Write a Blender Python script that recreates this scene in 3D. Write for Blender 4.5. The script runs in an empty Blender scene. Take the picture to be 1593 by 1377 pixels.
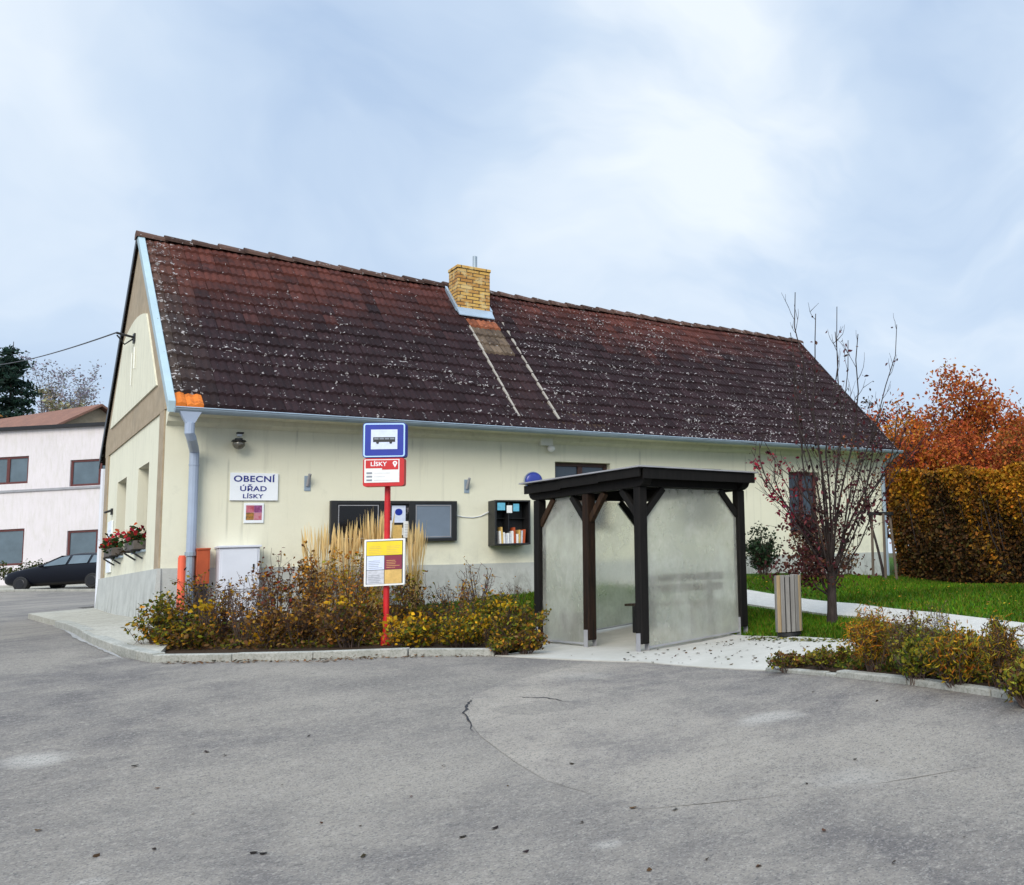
import bpy, bmesh, math, random
import numpy as np
from mathutils import Vector, Matrix
random.seed(7); RNG = np.random.default_rng(11)
SC = bpy.context.scene
COL = SC.collection
R = math.radians
# ------------------------------------------------------------------ camera model
# house frame: x along the front wall, y to the back, z up, origin at the house's front left corner
Z0 = 1.6                                     # eye height over the ground at the photographer's feet
FOC, PPX, PPY, YAW, PIT, ROL = 1470.0121, 1463.3606, 695.2147, .824, .1138, -.0543
CAM = np.array([-2.4286, -18.3083, Z0])
def cam_axes():
    cy, sy, cp, sp = math.cos(YAW), math.sin(YAW), math.cos(PIT), math.sin(PIT)
    f = np.array([sy*cp, cy*cp, sp]); r = np.array([cy, -sy, 0.]); u = np.cross(r, f)
    c, s = math.cos(ROL), math.sin(ROL)
    return f, c*r+s*u, c*u-s*r
FW, RT, UP = cam_axes()
def ray(x, y): return FW + RT*(x-PPX)/FOC - UP*(y-PPY)/FOC
def fac(x, y, Y=0.): v = ray(x, y); return CAM + v*(Y-CAM[1])/v[1]      # point on a plane parallel to the front wall
def gab(x, y, X=0.): v = ray(x, y); return CAM + v*(X-CAM[0])/v[0]      # point on a plane parallel to the gable
def dep(x, y, D): return CAM + ray(x, y)*D
# ------------------------------------------------------------------ terrain (thin plate spline through surveyed points)
CP = [(800,1377,4.75),(0,1377,5.1),(1593,1377,4.5),(1593,1095,7.6),(1190,1044,10.2),(1000,1030,11.3),(770,1020,11.3),
      (600,1018,11.0),(235,1032,11.2),(85,974,16.5),(245,975,14.18),(150,955,18.4),(840,918,18.33),(1345,893,24.5),
      (1000,1012,12.05),(1155,990,13.47),(850,1005,13.36),(1295,968,13.5),(1593,985,10.),(1160,908,18.),
      (1400,895,21.),(1593,907,16.),(80,919,40.),(155,922,39.),(0,944,27.),(0,1040,10.5),(430,1130,8.1)]
_c = [dep(*p) for p in CP] + [CAM+np.array([0,0,-1.6]), CAM+np.array([-10*.73,-10*.68,-2.1]), CAM+np.array([8,-14,-2.1]), CAM+np.array([-14,6,-1.9]),
      np.array([0.,-8.,Z0-1.02]), np.array([20.,8.,Z0-.1]), np.array([8.,20.,Z0+.2]), np.array([14.,-6.,Z0-1.0]), np.array([20.,-14.,Z0-1.4])]
_c = np.array(_c)
def _phi(d2): return np.where(d2 > 1e-12, d2*np.log(np.maximum(d2, 1e-12))*.5, 0.)
def _fit():
    n = len(_c); X = _c[:, :2]
    K = _phi(((X[:, None]-X[None])**2).sum(-1)) + np.eye(n)*3.0
    P = np.c_[np.ones(n), X]; A = np.zeros((n+3, n+3)); A[:n, :n] = K; A[:n, n:] = P; A[n:, :n] = P.T
    return np.linalg.solve(A, np.r_[_c[:, 2], 0, 0, 0])
_w = _fit()
def H(x, y):
    x = np.atleast_1d(np.asarray(x, float)); y = np.atleast_1d(np.asarray(y, float)); s = x.shape
    x = x.ravel(); y = y.ravel()
    d = np.hypot(x, y-2); k = np.minimum(1, 46/np.maximum(d, 1e-6)); x = x*k; y = 2+(y-2)*k      # level out far away
    d2 = (x[:, None]-_c[None, :, 0])**2 + (y[:, None]-_c[None, :, 1])**2
    return (_phi(d2)@_w[:-3] + _w[-3] + _w[-2]*x + _w[-1]*y).reshape(s)
def h1(x, y): return float(H(x, y)[0])
def grd(px, py, off=0.):
    v = ray(px, py); lo = None
    ds = np.arange(2., 70., .1); P = CAM[None]+v[None]*ds[:, None]
    f = P[:, 2]-H(P[:, 0], P[:, 1])-off
    i = int(np.argmax(f < 0)) if (f < 0).any() else len(ds)-1
    a = f[i-1]/(f[i-1]-f[i]+1e-9); return CAM+v*(ds[i-1]+.1*a)
def onh(x, y, off=0.): return np.array([x, y, h1(x, y)+off])
# ------------------------------------------------------------------ object helpers
def tag(o, label=None, cat=None, group=None, kind=None):
    if label: o['label'] = label
    if cat: o['category'] = cat
    if group: o['group'] = group
    if kind: o['kind'] = kind
    return o
def link(o, parent=None):
    COL.objects.link(o)
    if parent is not None: o.parent = parent
    return o
def empty(name, loc, rz=0., label=None, cat=None, group=None):
    o = bpy.data.objects.new(name, None); o.location = loc; o.rotation_euler = (0, 0, rz); o.empty_display_size = .1
    link(o); return tag(o, label, cat, group)
class MB:
    def __init__(s): s.v = []; s.f = []; s.m = []; s.c = []; s.col = None
    def add(s, vs, fs, mi=0):
        o = len(s.v); s.v += [tuple(map(float, p)) for p in vs]; s.f += [tuple(i+o for i in f) for f in fs]; s.m += [mi]*len(fs)
        if s.col is not None: s.c += [s.col]*len(vs)
    def quad(s, a, b, c, d, mi=0): s.add([a, b, c, d], [(0, 1, 2, 3)], mi)
    def box(s, lo, hi, mi=0, M=None):
        (x0, y0, z0), (x1, y1, z1) = lo, hi
        vs = [(x0,y0,z0),(x1,y0,z0),(x1,y1,z0),(x0,y1,z0),(x0,y0,z1),(x1,y0,z1),(x1,y1,z1),(x0,y1,z1)]
        if M is not None: vs = [tuple(M@Vector(p)) for p in vs]
        s.add(vs, [(0,3,2,1),(4,5,6,7),(0,1,5,4),(1,2,6,5),(2,3,7,6),(3,0,4,7)], mi)
    def beam(s, a, b, w, h, up=(0, 0, 1), mi=0):
        a = Vector(a); b = Vector(b); d = (b-a); L = d.length; d.normalize(); u = Vector(up)
        r = d.cross(u)
        if r.length < 1e-4: r = d.cross(Vector((0, 1, 0)))
        r.normalize(); u = r.cross(d)
        M = Matrix((( d.x, r.x, u.x, a.x), (d.y, r.y, u.y, a.y), (d.z, r.z, u.z, a.z), (0, 0, 0, 1)))
        s.box((0, -w/2, -h/2), (L, w/2, h/2), mi, M)
    def tube(s, pts, rad, n=6, mi=0, cap=True):
        pts = [np.array(p, float) for p in pts]; k = len(pts)
        if not hasattr(rad, '__len__'): rad = [rad]*k
        vs = []; ref = np.array([.31, .77, .55])
        for i in range(k):
            t = pts[min(i+1, k-1)]-pts[max(i-1, 0)]; t = t/(np.linalg.norm(t)+1e-9)
            if abs(t@ref) > .95: ref = np.array([.9, -.3, .2])
            a = np.cross(t, ref); a /= np.linalg.norm(a); b = np.cross(t, a)
            for j in range(n):
                q = 2*math.pi*j/n; vs.append(pts[i]+(a*math.cos(q)+b*math.sin(q))*rad[i])
        fs = [(i*n+j, i*n+(j+1)%n, (i+1)*n+(j+1)%n, (i+1)*n+j) for i in range(k-1) for j in range(n)]
        if cap: fs += [tuple(reversed(range(n))), tuple(range((k-1)*n, k*n))]
        s.add(vs, fs, mi)
    def cyl(s, c, r, z0, z1, n=20, mi=0, r2=None):
        c = np.array([c[0], c[1], 0.]); r2 = r if r2 is None else r2
        vs = [c+np.array([math.cos(2*math.pi*j/n)*q, math.sin(2*math.pi*j/n)*q, z]) for q, z in ((r, z0), (r2, z1)) for j in range(n)]
        s.add(vs, [(j, (j+1)%n, n+(j+1)%n, n+j) for j in range(n)]+[tuple(reversed(range(n))), tuple(range(n, 2*n))], mi)
    def sphere(s, c, r, n=14, m=9, mi=0, sc=(1, 1, 1)):
        vs = []; fs = []
        for i in range(m+1):
            t = math.pi*i/m
            for j in range(n):
                p = 2*math.pi*j/n; vs.append((c[0]+r*sc[0]*math.sin(t)*math.cos(p), c[1]+r*sc[1]*math.sin(t)*math.sin(p), c[2]+r*sc[2]*math.cos(t)))
        for i in range(m):
            for j in range(n): fs.append((i*n+j, (i+1)*n+j, (i+1)*n+(j+1)%n, i*n+(j+1)%n))
        s.add(vs, fs, mi)
    def prism(s, poly, d, mi=0):
        d = np.array(d, float); n = len(poly); P = [np.array(p, float) for p in poly]
        s.add(P+[p+d for p in P], [tuple(range(n)), tuple(reversed(range(n, 2*n)))]+[(i, n+i, n+(i+1)%n, (i+1)%n) for i in range(n)], mi)
    def build(s, name, mats, parent=None, smooth=False, bevel=0., fix=True, origin=None):
        me = bpy.data.meshes.new(name); vs = s.v
        if origin is not None: vs = [(p[0]-origin[0], p[1]-origin[1], p[2]-origin[2]) for p in vs]
        me.from_pydata(vs, [], s.f); me.update()
        for m in (mats if isinstance(mats, (list, tuple)) else [mats]): me.materials.append(m)
        me.polygons.foreach_set('material_index', s.m)
        if s.col is not None:
            a = me.color_attributes.new('Col', 'FLOAT_COLOR', 'POINT')
            a.data.foreach_set('color', np.c_[np.array(s.c), np.ones(len(s.c))].astype(np.float32).ravel())
        if fix:
            bm = bmesh.new(); bm.from_mesh(me); bmesh.ops.recalc_face_normals(bm, faces=bm.faces); bm.to_mesh(me); bm.free()
        if smooth: me.polygons.foreach_set('use_smooth', [True]*len(me.polygons))
        o = bpy.data.objects.new(name, me)
        if origin is not None: o.location = origin
        link(o, parent)
        if bevel:
            b = o.modifiers.new('bevel', 'BEVEL'); b.width = bevel; b.segments = 2; b.limit_method = 'ANGLE'; b.angle_limit = R(40)
        return o
def leaves(name, P, size, cols, mat, parent=None, aspect=.55, up=.0, origin=None, flat=False):
    """many small leaf faces; P (n,3), size (n,), cols (n,3)"""
    P = np.asarray(P, float); n = len(P); size = np.broadcast_to(size, (n,))
    a = RNG.normal(size=(n, 3)); a[:, 2] -= up; a /= np.linalg.norm(a, axis=1)[:, None]
    if flat: a[:, 2] = RNG.normal(0, .12, n)
    b = np.cross(a, RNG.normal(size=(n, 3))*(.25 if flat else 1)+([0, 0, 1] if flat else [0, 0, 0])); b /= np.linalg.norm(b, axis=1)[:, None]
    c = np.cross(a, b)
    L = size[:, None]; fold = .12
    V = np.empty((n, 6, 3))
    V[:, 0] = P-a*L*.5
    V[:, 1] = P-a*L*.12+b*L*aspect*.5+c*L*fold
    V[:, 2] = P+a*L*.22+b*L*aspect*.36+c*L*fold
    V[:, 3] = P+a*L*.5
    V[:, 4] = P+a*L*.22-b*L*aspect*.36+c*L*fold
    V[:, 5] = P-a*L*.12-b*L*aspect*.5+c*L*fold
    if origin is not None: V -= np.asarray(origin)
    F = (np.arange(n)[:, None, None]*6 + np.array([[0, 1, 2, 3], [0, 3, 4, 5]])[None]).reshape(-1)
    me = bpy.data.meshes.new(name)
    me.vertices.add(n*6); me.vertices.foreach_set('co', V.astype(np.float32).ravel())
    me.loops.add(n*8); me.loops.foreach_set('vertex_index', F.astype(np.int32))
    me.polygons.add(n*2); me.polygons.foreach_set('loop_start', np.arange(0, n*8, 4, dtype=np.int32))
    me.update(calc_edges=True)
    ca = me.color_attributes.new('Col', 'FLOAT_COLOR', 'POINT')
    cc = np.repeat(np.c_[np.asarray(cols), np.ones(n)], 6, axis=0)
    ca.data.foreach_set('color', cc.astype(np.float32).ravel())
    me.materials.append(mat); me.validate()
    o = bpy.data.objects.new(name, me)
    if origin is not None: o.location = origin
    return link(o, parent)
def pick(pal, n, jit=.25):
    pal = np.array([p[:3] for p in pal]); w = None
    c = pal[RNG.integers(0, len(pal), n)]*(1+RNG.normal(size=(n, 1))*jit)
    return np.clip(c*(1+RNG.normal(size=(n, 3))*.08), .004, .9)
def sheet(name, poly, off, mat, step=.5, thick=0., kind='structure', zfun=None):
    """a polygon in plan draped over the terrain, thick > 0 gives it a vertical edge"""
    bm = bmesh.new(); vs = [bm.verts.new((p[0], p[1], 0)) for p in poly]; bm.faces.new(vs)
    bmesh.ops.triangulate(bm, faces=bm.faces[:])
    xs = [p[0] for p in poly]; ys = [p[1] for p in poly]
    for k in range(2):
        lo, hi = (min(xs), max(xs)) if k == 0 else (min(ys), max(ys))
        t = math.floor(lo/step)*step+step
        while t < hi:
            g = bm.verts[:]+bm.edges[:]+bm.faces[:]
            bmesh.ops.bisect_plane(bm, geom=g, dist=1e-5, plane_co=(t, 0, 0) if k == 0 else (0, t, 0), plane_no=(1, 0, 0) if k == 0 else (0, 1, 0))
            t += step
    bmesh.ops.recalc_face_normals(bm, faces=bm.faces[:])
    if bm.faces and sum(f.normal.z for f in bm.faces) < 0: bmesh.ops.reverse_faces(bm, faces=bm.faces[:])
    V = np.array([v.co[:] for v in bm.verts]); z = H(V[:, 0], V[:, 1])+off
    if zfun is not None: z = z+zfun(V[:, 0], V[:, 1])
    for v, q in zip(bm.verts, z): v.co.z = q
    if thick:
        be = [e for e in bm.edges if e.is_boundary]
        r = bmesh.ops.extrude_edge_only(bm, edges=be)
        for v in [g for g in r['geom'] if isinstance(g, bmesh.types.BMVert)]: v.co.z -= thick
    me = bpy.data.meshes.new(name); bm.to_mesh(me); bm.free(); me.materials.append(mat)
    o = bpy.data.objects.new(name, me); link(o); return tag(o, kind=kind)
def strip(name, pts, w, off, hgt, mat, kind='structure', step=.3, bevel=.012, side=1, joint=1.0):
    """kerb of separate stones along a polyline in plan (w to the given side)"""
    mb = MB(); P = [np.array(p[:2]) for p in pts]; gap = .006
    d = np.r_[0, np.cumsum([np.linalg.norm(P[i+1]-P[i]) for i in range(len(P)-1)])]
    def at(t):
        i = min(max(int(np.searchsorted(d, t)-1), 0), len(P)-2); a = (t-d[i])/(d[i+1]-d[i]); return P[i]+(P[i+1]-P[i])*a
    t = 0
    while t < d[-1]-.05:
        e = min(t+joint, d[-1]); a = at(t+gap); b = at(e-gap); n = np.array([-(b-a)[1], (b-a)[0]]); n = n/np.linalg.norm(n)*w*side
        dz = random.uniform(-.008, .008); q = [a, b, b+n, a+n]; z = [h1(*p)+off+dz for p in (a, b, b, a)]
        lo = [(p[0], p[1], zz-hgt-.1) for p, zz in zip(q, z)]; hi = [(p[0], p[1], zz) for p, zz in zip(q, z)]
        mb.add(lo+hi, [(0,3,2,1),(4,5,6,7),(0,1,5,4),(1,2,6,5),(2,3,7,6),(3,0,4,7)]); t = e
    return tag(mb.build(name, mat, bevel=bevel), kind=kind)
# ------------------------------------------------------------------ materials
class NT:
    def __init__(s, name):
        s.mat = bpy.data.materials.new(name); s.mat.use_nodes = True; s.nt = s.mat.node_tree; s.p = s.nt.nodes['Principled BSDF']
        s.co = s.n('ShaderNodeTexCoord').outputs['Object']
    def n(s, t, **k):
        x = s.nt.nodes.new(t)
        for a, b in k.items(): setattr(x, a, b)
        return x
    def l(s, a, b): s.nt.links.new(a, b)
    def noise(s, scale, detail=4, rough=.6, vec=None, dist=0.):
        x = s.n('ShaderNodeTexNoise'); x.inputs['Scale'].default_value = scale; x.inputs['Detail'].default_value = detail
        x.inputs['Roughness'].default_value = rough; x.inputs['Distortion'].default_value = dist
        s.l(vec if vec is not None else s.co, x.inputs['Vector']); return x.outputs['Fac']
    def vor(s, scale, vec=None, feat='F1', out='Distance'):
        x = s.n('ShaderNodeTexVoronoi', feature=feat); x.inputs['Scale'].default_value = scale
        s.l(vec if vec is not None else s.co, x.inputs['Vector']); return x.outputs[out]
    def ramp(s, f, lo, hi, a=(0, 0, 0), b=(1, 1, 1)):
        x = s.n('ShaderNodeValToRGB'); e = x.color_ramp.elements
        e[0].position, e[1].position = lo, hi; e[0].color = (*a, 1); e[1].color = (*b, 1); s.l(f, x.inputs[0]); return x.outputs[0]
    def mix(s, f, a, b, mode='MIX'):
        x = s.n('ShaderNodeMix', data_type='RGBA', blend_type=mode)
        for v, k in ((f, 0), (a, 6), (b, 7)):
            if isinstance(v, (int, float)): x.inputs[k].default_value = v
            elif isinstance(v, tuple): x.inputs[k].default_value = (*v[:3], 1)
            else: s.l(v, x.inputs[k])
        return x.outputs[2]
    def math(s, op, a, b=0.):
        x = s.n('ShaderNodeMath', operation=op)
        for v, k in ((a, 0), (b, 1)):
            if isinstance(v, (int, float)): x.inputs[k].default_value = v
            else: s.l(v, x.inputs[k])
        return x.outputs[0]
    def mapped(s, sc):
        x = s.n('ShaderNodeMapping'); x.inputs['Scale'].default_value = sc; s.l(s.co, x.inputs[0]); return x.outputs[0]
    def col(s, c):
        if isinstance(c, tuple): s.p.inputs['Base Color'].default_value = (*c[:3], 1)
        else: s.l(c, s.p.inputs['Base Color'])
    def rough(s, r):
        if isinstance(r, (int, float)): s.p.inputs['Roughness'].default_value = r
        else: s.l(r, s.p.inputs['Roughness'])
    def bump(s, h, st=.3, d=.02):
        x = s.n('ShaderNodeBump'); x.inputs['Strength'].default_value = st; x.inputs['Distance'].default_value = d
        s.l(h, x.inputs['Height']); s.l(x.outputs[0], s.p.inputs['Normal'])
def simple(name, c, rough=.6, var=.12, scale=6, metal=0., bump=0., spec=.5):
    t = NT(name); f = t.noise(scale, 5); lo = tuple(x*(1-var) for x in c); hi = tuple(min(1, x*(1+var)) for x in c)
    t.col(t.ramp(f, .3, .7, lo, hi)); t.rough(rough); t.p.inputs['Metallic'].default_value = metal; t.p.inputs['Specular IOR Level'].default_value = spec
    if bump: t.bump(t.noise(scale*8, 4), bump)
    return t.mat
M = {}
def mk_stucco(name, c, stain=(.42, .41, .33), amt=.55):
    t = NT(name); a = t.noise(1.1, 5, .6); v = t.mapped((5, 5, .35)); st = t.noise(1.3, 5, .65, vec=v)
    base = t.mix(t.ramp(a, .3, .75), tuple(x*.93 for x in c), c)
    base = t.mix(t.math('MULTIPLY', t.ramp(st, .56, .8), amt), base, stain)
    base = t.mix(t.math('MULTIPLY', t.ramp(t.noise(2.7, 6, .7), .62, .74), amt*.5), base, stain)
    g = t.n('ShaderNodeSeparateXYZ'); t.l(t.co, g.inputs[0]); x, z = g.outputs[0], g.outputs[2]
    def mr(v, a, b):
        q = t.n('ShaderNodeMapRange'); t.l(v, q.inputs[0]); q.inputs[1].default_value = a; q.inputs[2].default_value = b; return q.outputs[0]
    wn = t.noise(5, 6, .75); wx = t.math('ADD', x, t.math('MULTIPLY', t.noise(1.5, 3), .03))
    for x0, w, z0, z1, k in ((.79, .010, 2.4, 3.75, .45), (.985, .009, 2.4, 3.4, .4), (1.70, .008, 3.95, 4.25, .7), (3.45, .01, 3.9, 4.2, .5), (5.0, .012, 3.6, 4.2, .4), (7.9, .015, 3.2, 4.2, .4), (10.6, .014, 3.0, 4.2, .4)):    # thin dirty runs down the wall
        f = t.math('MULTIPLY', mr(t.math('ABSOLUTE', t.math('SUBTRACT', wx, x0+.015)), w*2.2, 0), t.math('MULTIPLY', mr(z, z0, z0+.25), mr(z, z1, z1-.1)))
        base = t.mix(t.math('MULTIPLY', f, k), base, (.30, .29, .23))
    dampf = t.math('MULTIPLY', mr(z, 2.55, 1.85), t.ramp(wn, .42, .68)); base = t.mix(t.math('MULTIPLY', dampf, .5), base, (.46, .45, .38))      # splashed dirt above the plinth
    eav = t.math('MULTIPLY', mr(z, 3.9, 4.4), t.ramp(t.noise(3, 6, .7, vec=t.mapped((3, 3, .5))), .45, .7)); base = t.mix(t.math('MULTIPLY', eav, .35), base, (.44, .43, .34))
    t.col(base); t.rough(.92); t.bump(t.math('ADD', t.noise(90, 3), t.math('MULTIPLY', t.noise(6, 4, .6), 1.5)), .3, .012); return t.mat
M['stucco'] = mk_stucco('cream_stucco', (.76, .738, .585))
M['pink'] = mk_stucco('pink_stucco', (.69, .645, .66), (.55, .5, .5), .15)
def mk_plinth():
    t = NT('plinth_render'); a = t.noise(3, 6, .7); s2 = t.noise(2.2, 8, .75, vec=t.mapped((2.2, 2.2, .8)), dist=.6)
    b = t.mix(t.ramp(a, .3, .7), (.38, .39, .37), (.50, .51, .48))
    g = t.n('ShaderNodeSeparateXYZ'); t.l(t.co, g.inputs[0])
    low = t.ramp(t.math('MULTIPLY_ADD', g.outputs[2], -1.3), 0., 1.)      # splash dirt sits low on the wall
    dm = t.n('ShaderNodeMapRange'); t.l(g.outputs[2], dm.inputs[0]); dm.inputs[1].default_value = 1.9; dm.inputs[2].default_value = 1.1
    b = t.mix(t.math('MULTIPLY', t.ramp(s2, .51, .62), dm.outputs[0]), b, (.13, .13, .10))
    t.col(b); t.rough(.95); t.bump(t.noise(40, 5), .4, .01); return t.mat
M['plinth'] = mk_plinth()
def mk_tan():
    t = NT('tan_render'); a = t.noise(4, 6, .7); b = t.noise(1.2, 4)
    c = t.mix(t.ramp(a, .3, .7), (.30, .235, .155), (.42, .335, .235)); c = t.mix(t.math('MULTIPLY', t.ramp(b, .55, .75), .5), c, (.2, .18, .14))
    t.col(c); t.rough(.95); t.bump(t.noise(60, 4), .5, .01); return t.mat
M['tan'] = mk_tan()
def mk_tile():
    t = NT('clay_roof_tile'); at = t.n('ShaderNodeAttribute', attribute_name='Col')
    a = t.noise(2.2, 6, .7); f = t.noise(25, 4, .7)
    c = t.mix(t.ramp(f, .3, .75), at.outputs[0], (.5, .5, .5), 'MULTIPLY'); c = t.mix(.65, at.outputs[0], c)
    li = t.noise(18, 2, .5, dist=.5); big = t.noise(.9, 3, .5)
    m = t.ramp(t.math('ADD', t.math('ADD', li, t.math('MULTIPLY', big, .22)), t.math('MULTIPLY', at.outputs['Alpha'], .12)), .86, .89)
    c = t.mix(t.math('MULTIPLY', m, .85), c, (.40, .37, .36))
    dk = t.ramp(t.noise(3.5, 5, .7), .5, .66); c = t.mix(t.math('MULTIPLY', dk, .55), c, (.016, .011, .012))
    t.col(c); t.rough(.9); t.p.inputs['Specular IOR Level'].default_value = .12; t.bump(f, .3, .006); return t.mat
M['tile'] = mk_tile()
def mk_brick():
    t = NT('yellow_brick'); b = t.n('ShaderNodeTexBrick'); b.offset = .5
    s = t.n('ShaderNodeSeparateXYZ'); t.l(t.co, s.inputs[0]); cb = t.n('ShaderNodeCombineXYZ')
    t.l(t.math('ADD', s.outputs[0], s.outputs[1]), cb.inputs[0]); t.l(s.outputs[2], cb.inputs[1]); t.l(cb.outputs[0], b.inputs['Vector'])
    b.inputs['Scale'].default_value = 1; b.inputs['Brick Width'].default_value = .26; b.inputs['Row Height'].default_value = .075
    b.inputs['Mortar Size'].default_value = .010; b.inputs['Color1'].default_value = (.60, .36, .09, 1); b.inputs['Color2'].default_value = (.38, .17, .04, 1)
    b.inputs['Mortar'].default_value = (.07, .045, .025, 1); b.inputs['Bias'].default_value = -.1
    n = t.noise(5, 4); c = t.mix(t.math('MULTIPLY', t.ramp(n, .5, .62), .6), b.outputs[0], (.66, .52, .26))
    t.col(c); t.rough(.9); t.bump(b.outputs['Fac'], -.6, .01); return t.mat
M['brick'] = mk_brick()
ROAD_SPOTS = [((52, 1183), .30, .22, 1.), ((945, 1314), .12, .09, .8), ((182, 1022), .14, .45, .7), ((1195, 1117), .34, .26, .9), ((135, 1374), .16, .09, .8), ((1330, 1212), .35, .25, .45), ((900, 1052), .5, .3, .4),
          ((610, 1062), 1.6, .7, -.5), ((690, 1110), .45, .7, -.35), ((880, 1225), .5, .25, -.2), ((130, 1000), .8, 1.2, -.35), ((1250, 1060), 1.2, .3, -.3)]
def mk_asphalt(name='asphalt', gain=1., attr=False, br=1.28):
    t = NT(name); big = t.noise(.32, 6, .65, dist=.5); mid = t.noise(2.0, 6, .7); fine = t.noise(55, 4, .75); v = t.vor(105, out='Color')
    c = t.mix(t.ramp(big, .40, .62), (.128*gain, .115*gain, .108*gain), (.262*gain, .234*gain, .198*gain))
    c = t.mix(t.math('MULTIPLY', t.ramp(mid, .42, .66), .6), c, (.30*gain, .268*gain, .226*gain))
    if attr:
        at = t.n('ShaderNodeAttribute', attribute_name='Col'); c = t.mix(at.outputs[0], c, (.25*br, .247*br, .235*br)) if br > 1.5 else t.mix(at.outputs[0], c, (1.28, 1.27, 1.25), 'MULTIPLY')
    wob = t.n('ShaderNodeTexNoise'); wob.inputs['Scale'].default_value = 3.2; wob.inputs['Detail'].default_value = 6; wob.inputs['Roughness'].default_value = .7; t.l(t.co, wob.inputs['Vector'])
    for (px, py), a, b, k in ROAD_SPOTS:            # worn pale spots and darker areas at fixed places of the yard
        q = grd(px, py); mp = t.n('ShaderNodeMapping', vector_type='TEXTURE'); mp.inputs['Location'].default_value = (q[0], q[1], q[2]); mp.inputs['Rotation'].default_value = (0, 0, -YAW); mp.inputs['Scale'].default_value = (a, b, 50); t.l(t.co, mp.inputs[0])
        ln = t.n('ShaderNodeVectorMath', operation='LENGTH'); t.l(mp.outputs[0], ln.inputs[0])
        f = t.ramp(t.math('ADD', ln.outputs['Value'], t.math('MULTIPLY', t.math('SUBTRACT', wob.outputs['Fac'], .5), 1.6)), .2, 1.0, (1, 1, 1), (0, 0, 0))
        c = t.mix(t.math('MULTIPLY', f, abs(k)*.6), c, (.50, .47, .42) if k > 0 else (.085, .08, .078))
    sp = t.n('ShaderNodeSeparateColor'); t.l(v, sp.inputs[0])
    c = t.mix(t.math('MULTIPLY', t.ramp(sp.outputs[0], .84, .99), .38), c, (.44, .42, .38))
    c = t.mix(t.math('MULTIPLY', t.ramp(sp.outputs[1], .74, .95), .6), c, (.055, .055, .062))
    c = t.mix(t.math('MULTIPLY', t.ramp(t.noise(11, 6, .85), .56, .70), .5), c, (.30, .28, .245)); c = t.mix(t.math('MULTIPLY', t.ramp(t.noise(15, 6, .9, dist=.4), .54, .66), .7), c, (.085, .076, .070)); c = t.mix(t.math('MULTIPLY', t.ramp(t.noise(24, 5, .85, dist=.3), .52, .66), .7), c, (.36, .325, .28))
    c = t.mix(t.math('MULTIPLY', t.ramp(t.noise(4.2, 6, .85, vec=t.mapped((1, 1.7, 1))), .58, .72), .5), c, (.085, .078, .075))
    t.col(c); t.rough(.88); t.p.inputs['Specular IOR Level'].default_value = .3; t.bump(t.math('ADD', fine, t.math('MULTIPLY', sp.outputs[2], .6)), .75, .016); return t.mat
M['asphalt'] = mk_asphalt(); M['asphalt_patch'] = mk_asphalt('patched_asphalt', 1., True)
def mk_ground(name, pal, sc=3., bump=.6):
    t = NT(name); a = t.noise(sc, 6, .7); b = t.noise(sc*9, 5, .75)
    c = t.mix(t.ramp(a, .35, .65), pal[0], pal[1]); c = t.mix(t.ramp(b, .45, .7), c, pal[2]); t.col(c); t.rough(.95); t.p.inputs['Specular IOR Level'].default_value = .15; t.bump(b, bump, .04); return t.mat
M['lawn'] = mk_ground('lawn_turf', [(.035, .085, .006), (.055, .12, .008), (.022, .055, .005)])
M['soil'] = mk_ground('bed_soil', [(.035, .022, .013), (.06, .035, .018), (.018, .012, .008)])
M['dirt'] = mk_ground('rough_ground', [(.06, .07, .03), (.10, .09, .05), (.05, .05, .03)], 1.)
M['concrete'] = mk_ground('pale_concrete', [(.38, .365, .32), (.46, .44, .395), (.40, .38, .34)], 1.6, .12)
M['paving'] = mk_ground('old_paving', [(.34, .325, .28), (.44, .42, .36), (.25, .24, .2)], 2.5, .2)
M['kerb'] = mk_ground('kerb_concrete', [(.30, .30, .27), (.42, .41, .37), (.20, .20, .17)], 4., .25)
M['pathm'] = mk_ground('gravel_path', [(.46, .44, .40), (.54, .52, .47), (.32, .30, .27)], 8., .3)
def mk_wood(name, a, b, sc=(30, 30, 2.2), rough=.7):
    t = NT(name); n = t.noise(1, 6, .7, vec=t.mapped(sc)); c = t.ramp(n, .3, .72, a, b); t.col(c); t.rough(rough); t.p.inputs['Specular IOR Level'].default_value = .2; t.bump(n, .25, .01); return t.mat
M['blackwood'] = mk_wood('tarred_timber', (.0035, .0033, .003), (.012, .010, .009), rough=.7)
M['brownwood'] = mk_wood('worn_timber', (.007, .005, .004), (.065, .032, .014))
M['midpost'] = mk_wood('worn_dark_post', (.004, .0035, .003), (.030, .014, .007))
M['greywood'] = mk_wood('weathered_slat', (.14, .13, .12), (.27, .255, .235))
M['warmwood'] = mk_wood('warm_slat', (.28, .20, .11), (.42, .31, .18))
M['stakewood'] = mk_wood('stake_wood', (.09, .07, .055), (.18, .14, .11))
M['bench'] = mk_wood('bench_slat', (.03, .022, .018), (.08, .055, .04))
M['zinc'] = simple('zinc_sheet', (.30, .37, .44), .5, .1, 3, .35)
M['verge'] = simple('painted_verge_metal', (.33, .43, .46), .45, .1, 3, .1)
M['pipe'] = simple('downpipe_paint', (.33, .39, .50), .45, .1, 2, .0)
M['darkmetal'] = simple('dark_metal', (.02, .02, .022), .45, .2, 8, .3)
M['black'] = simple('black_board_frame', (.012, .012, .013), .5, .2, 8)
M['white'] = simple('white_enamel', (.80, .83, .86), .35, .04, 3)
M['whitebox'] = simple('white_plastic', (.66, .68, .74), .5, .06, 2)
M['offwhite'] = simple('cream_plastic', (.72, .72, .66), .5, .06, 4)
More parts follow.
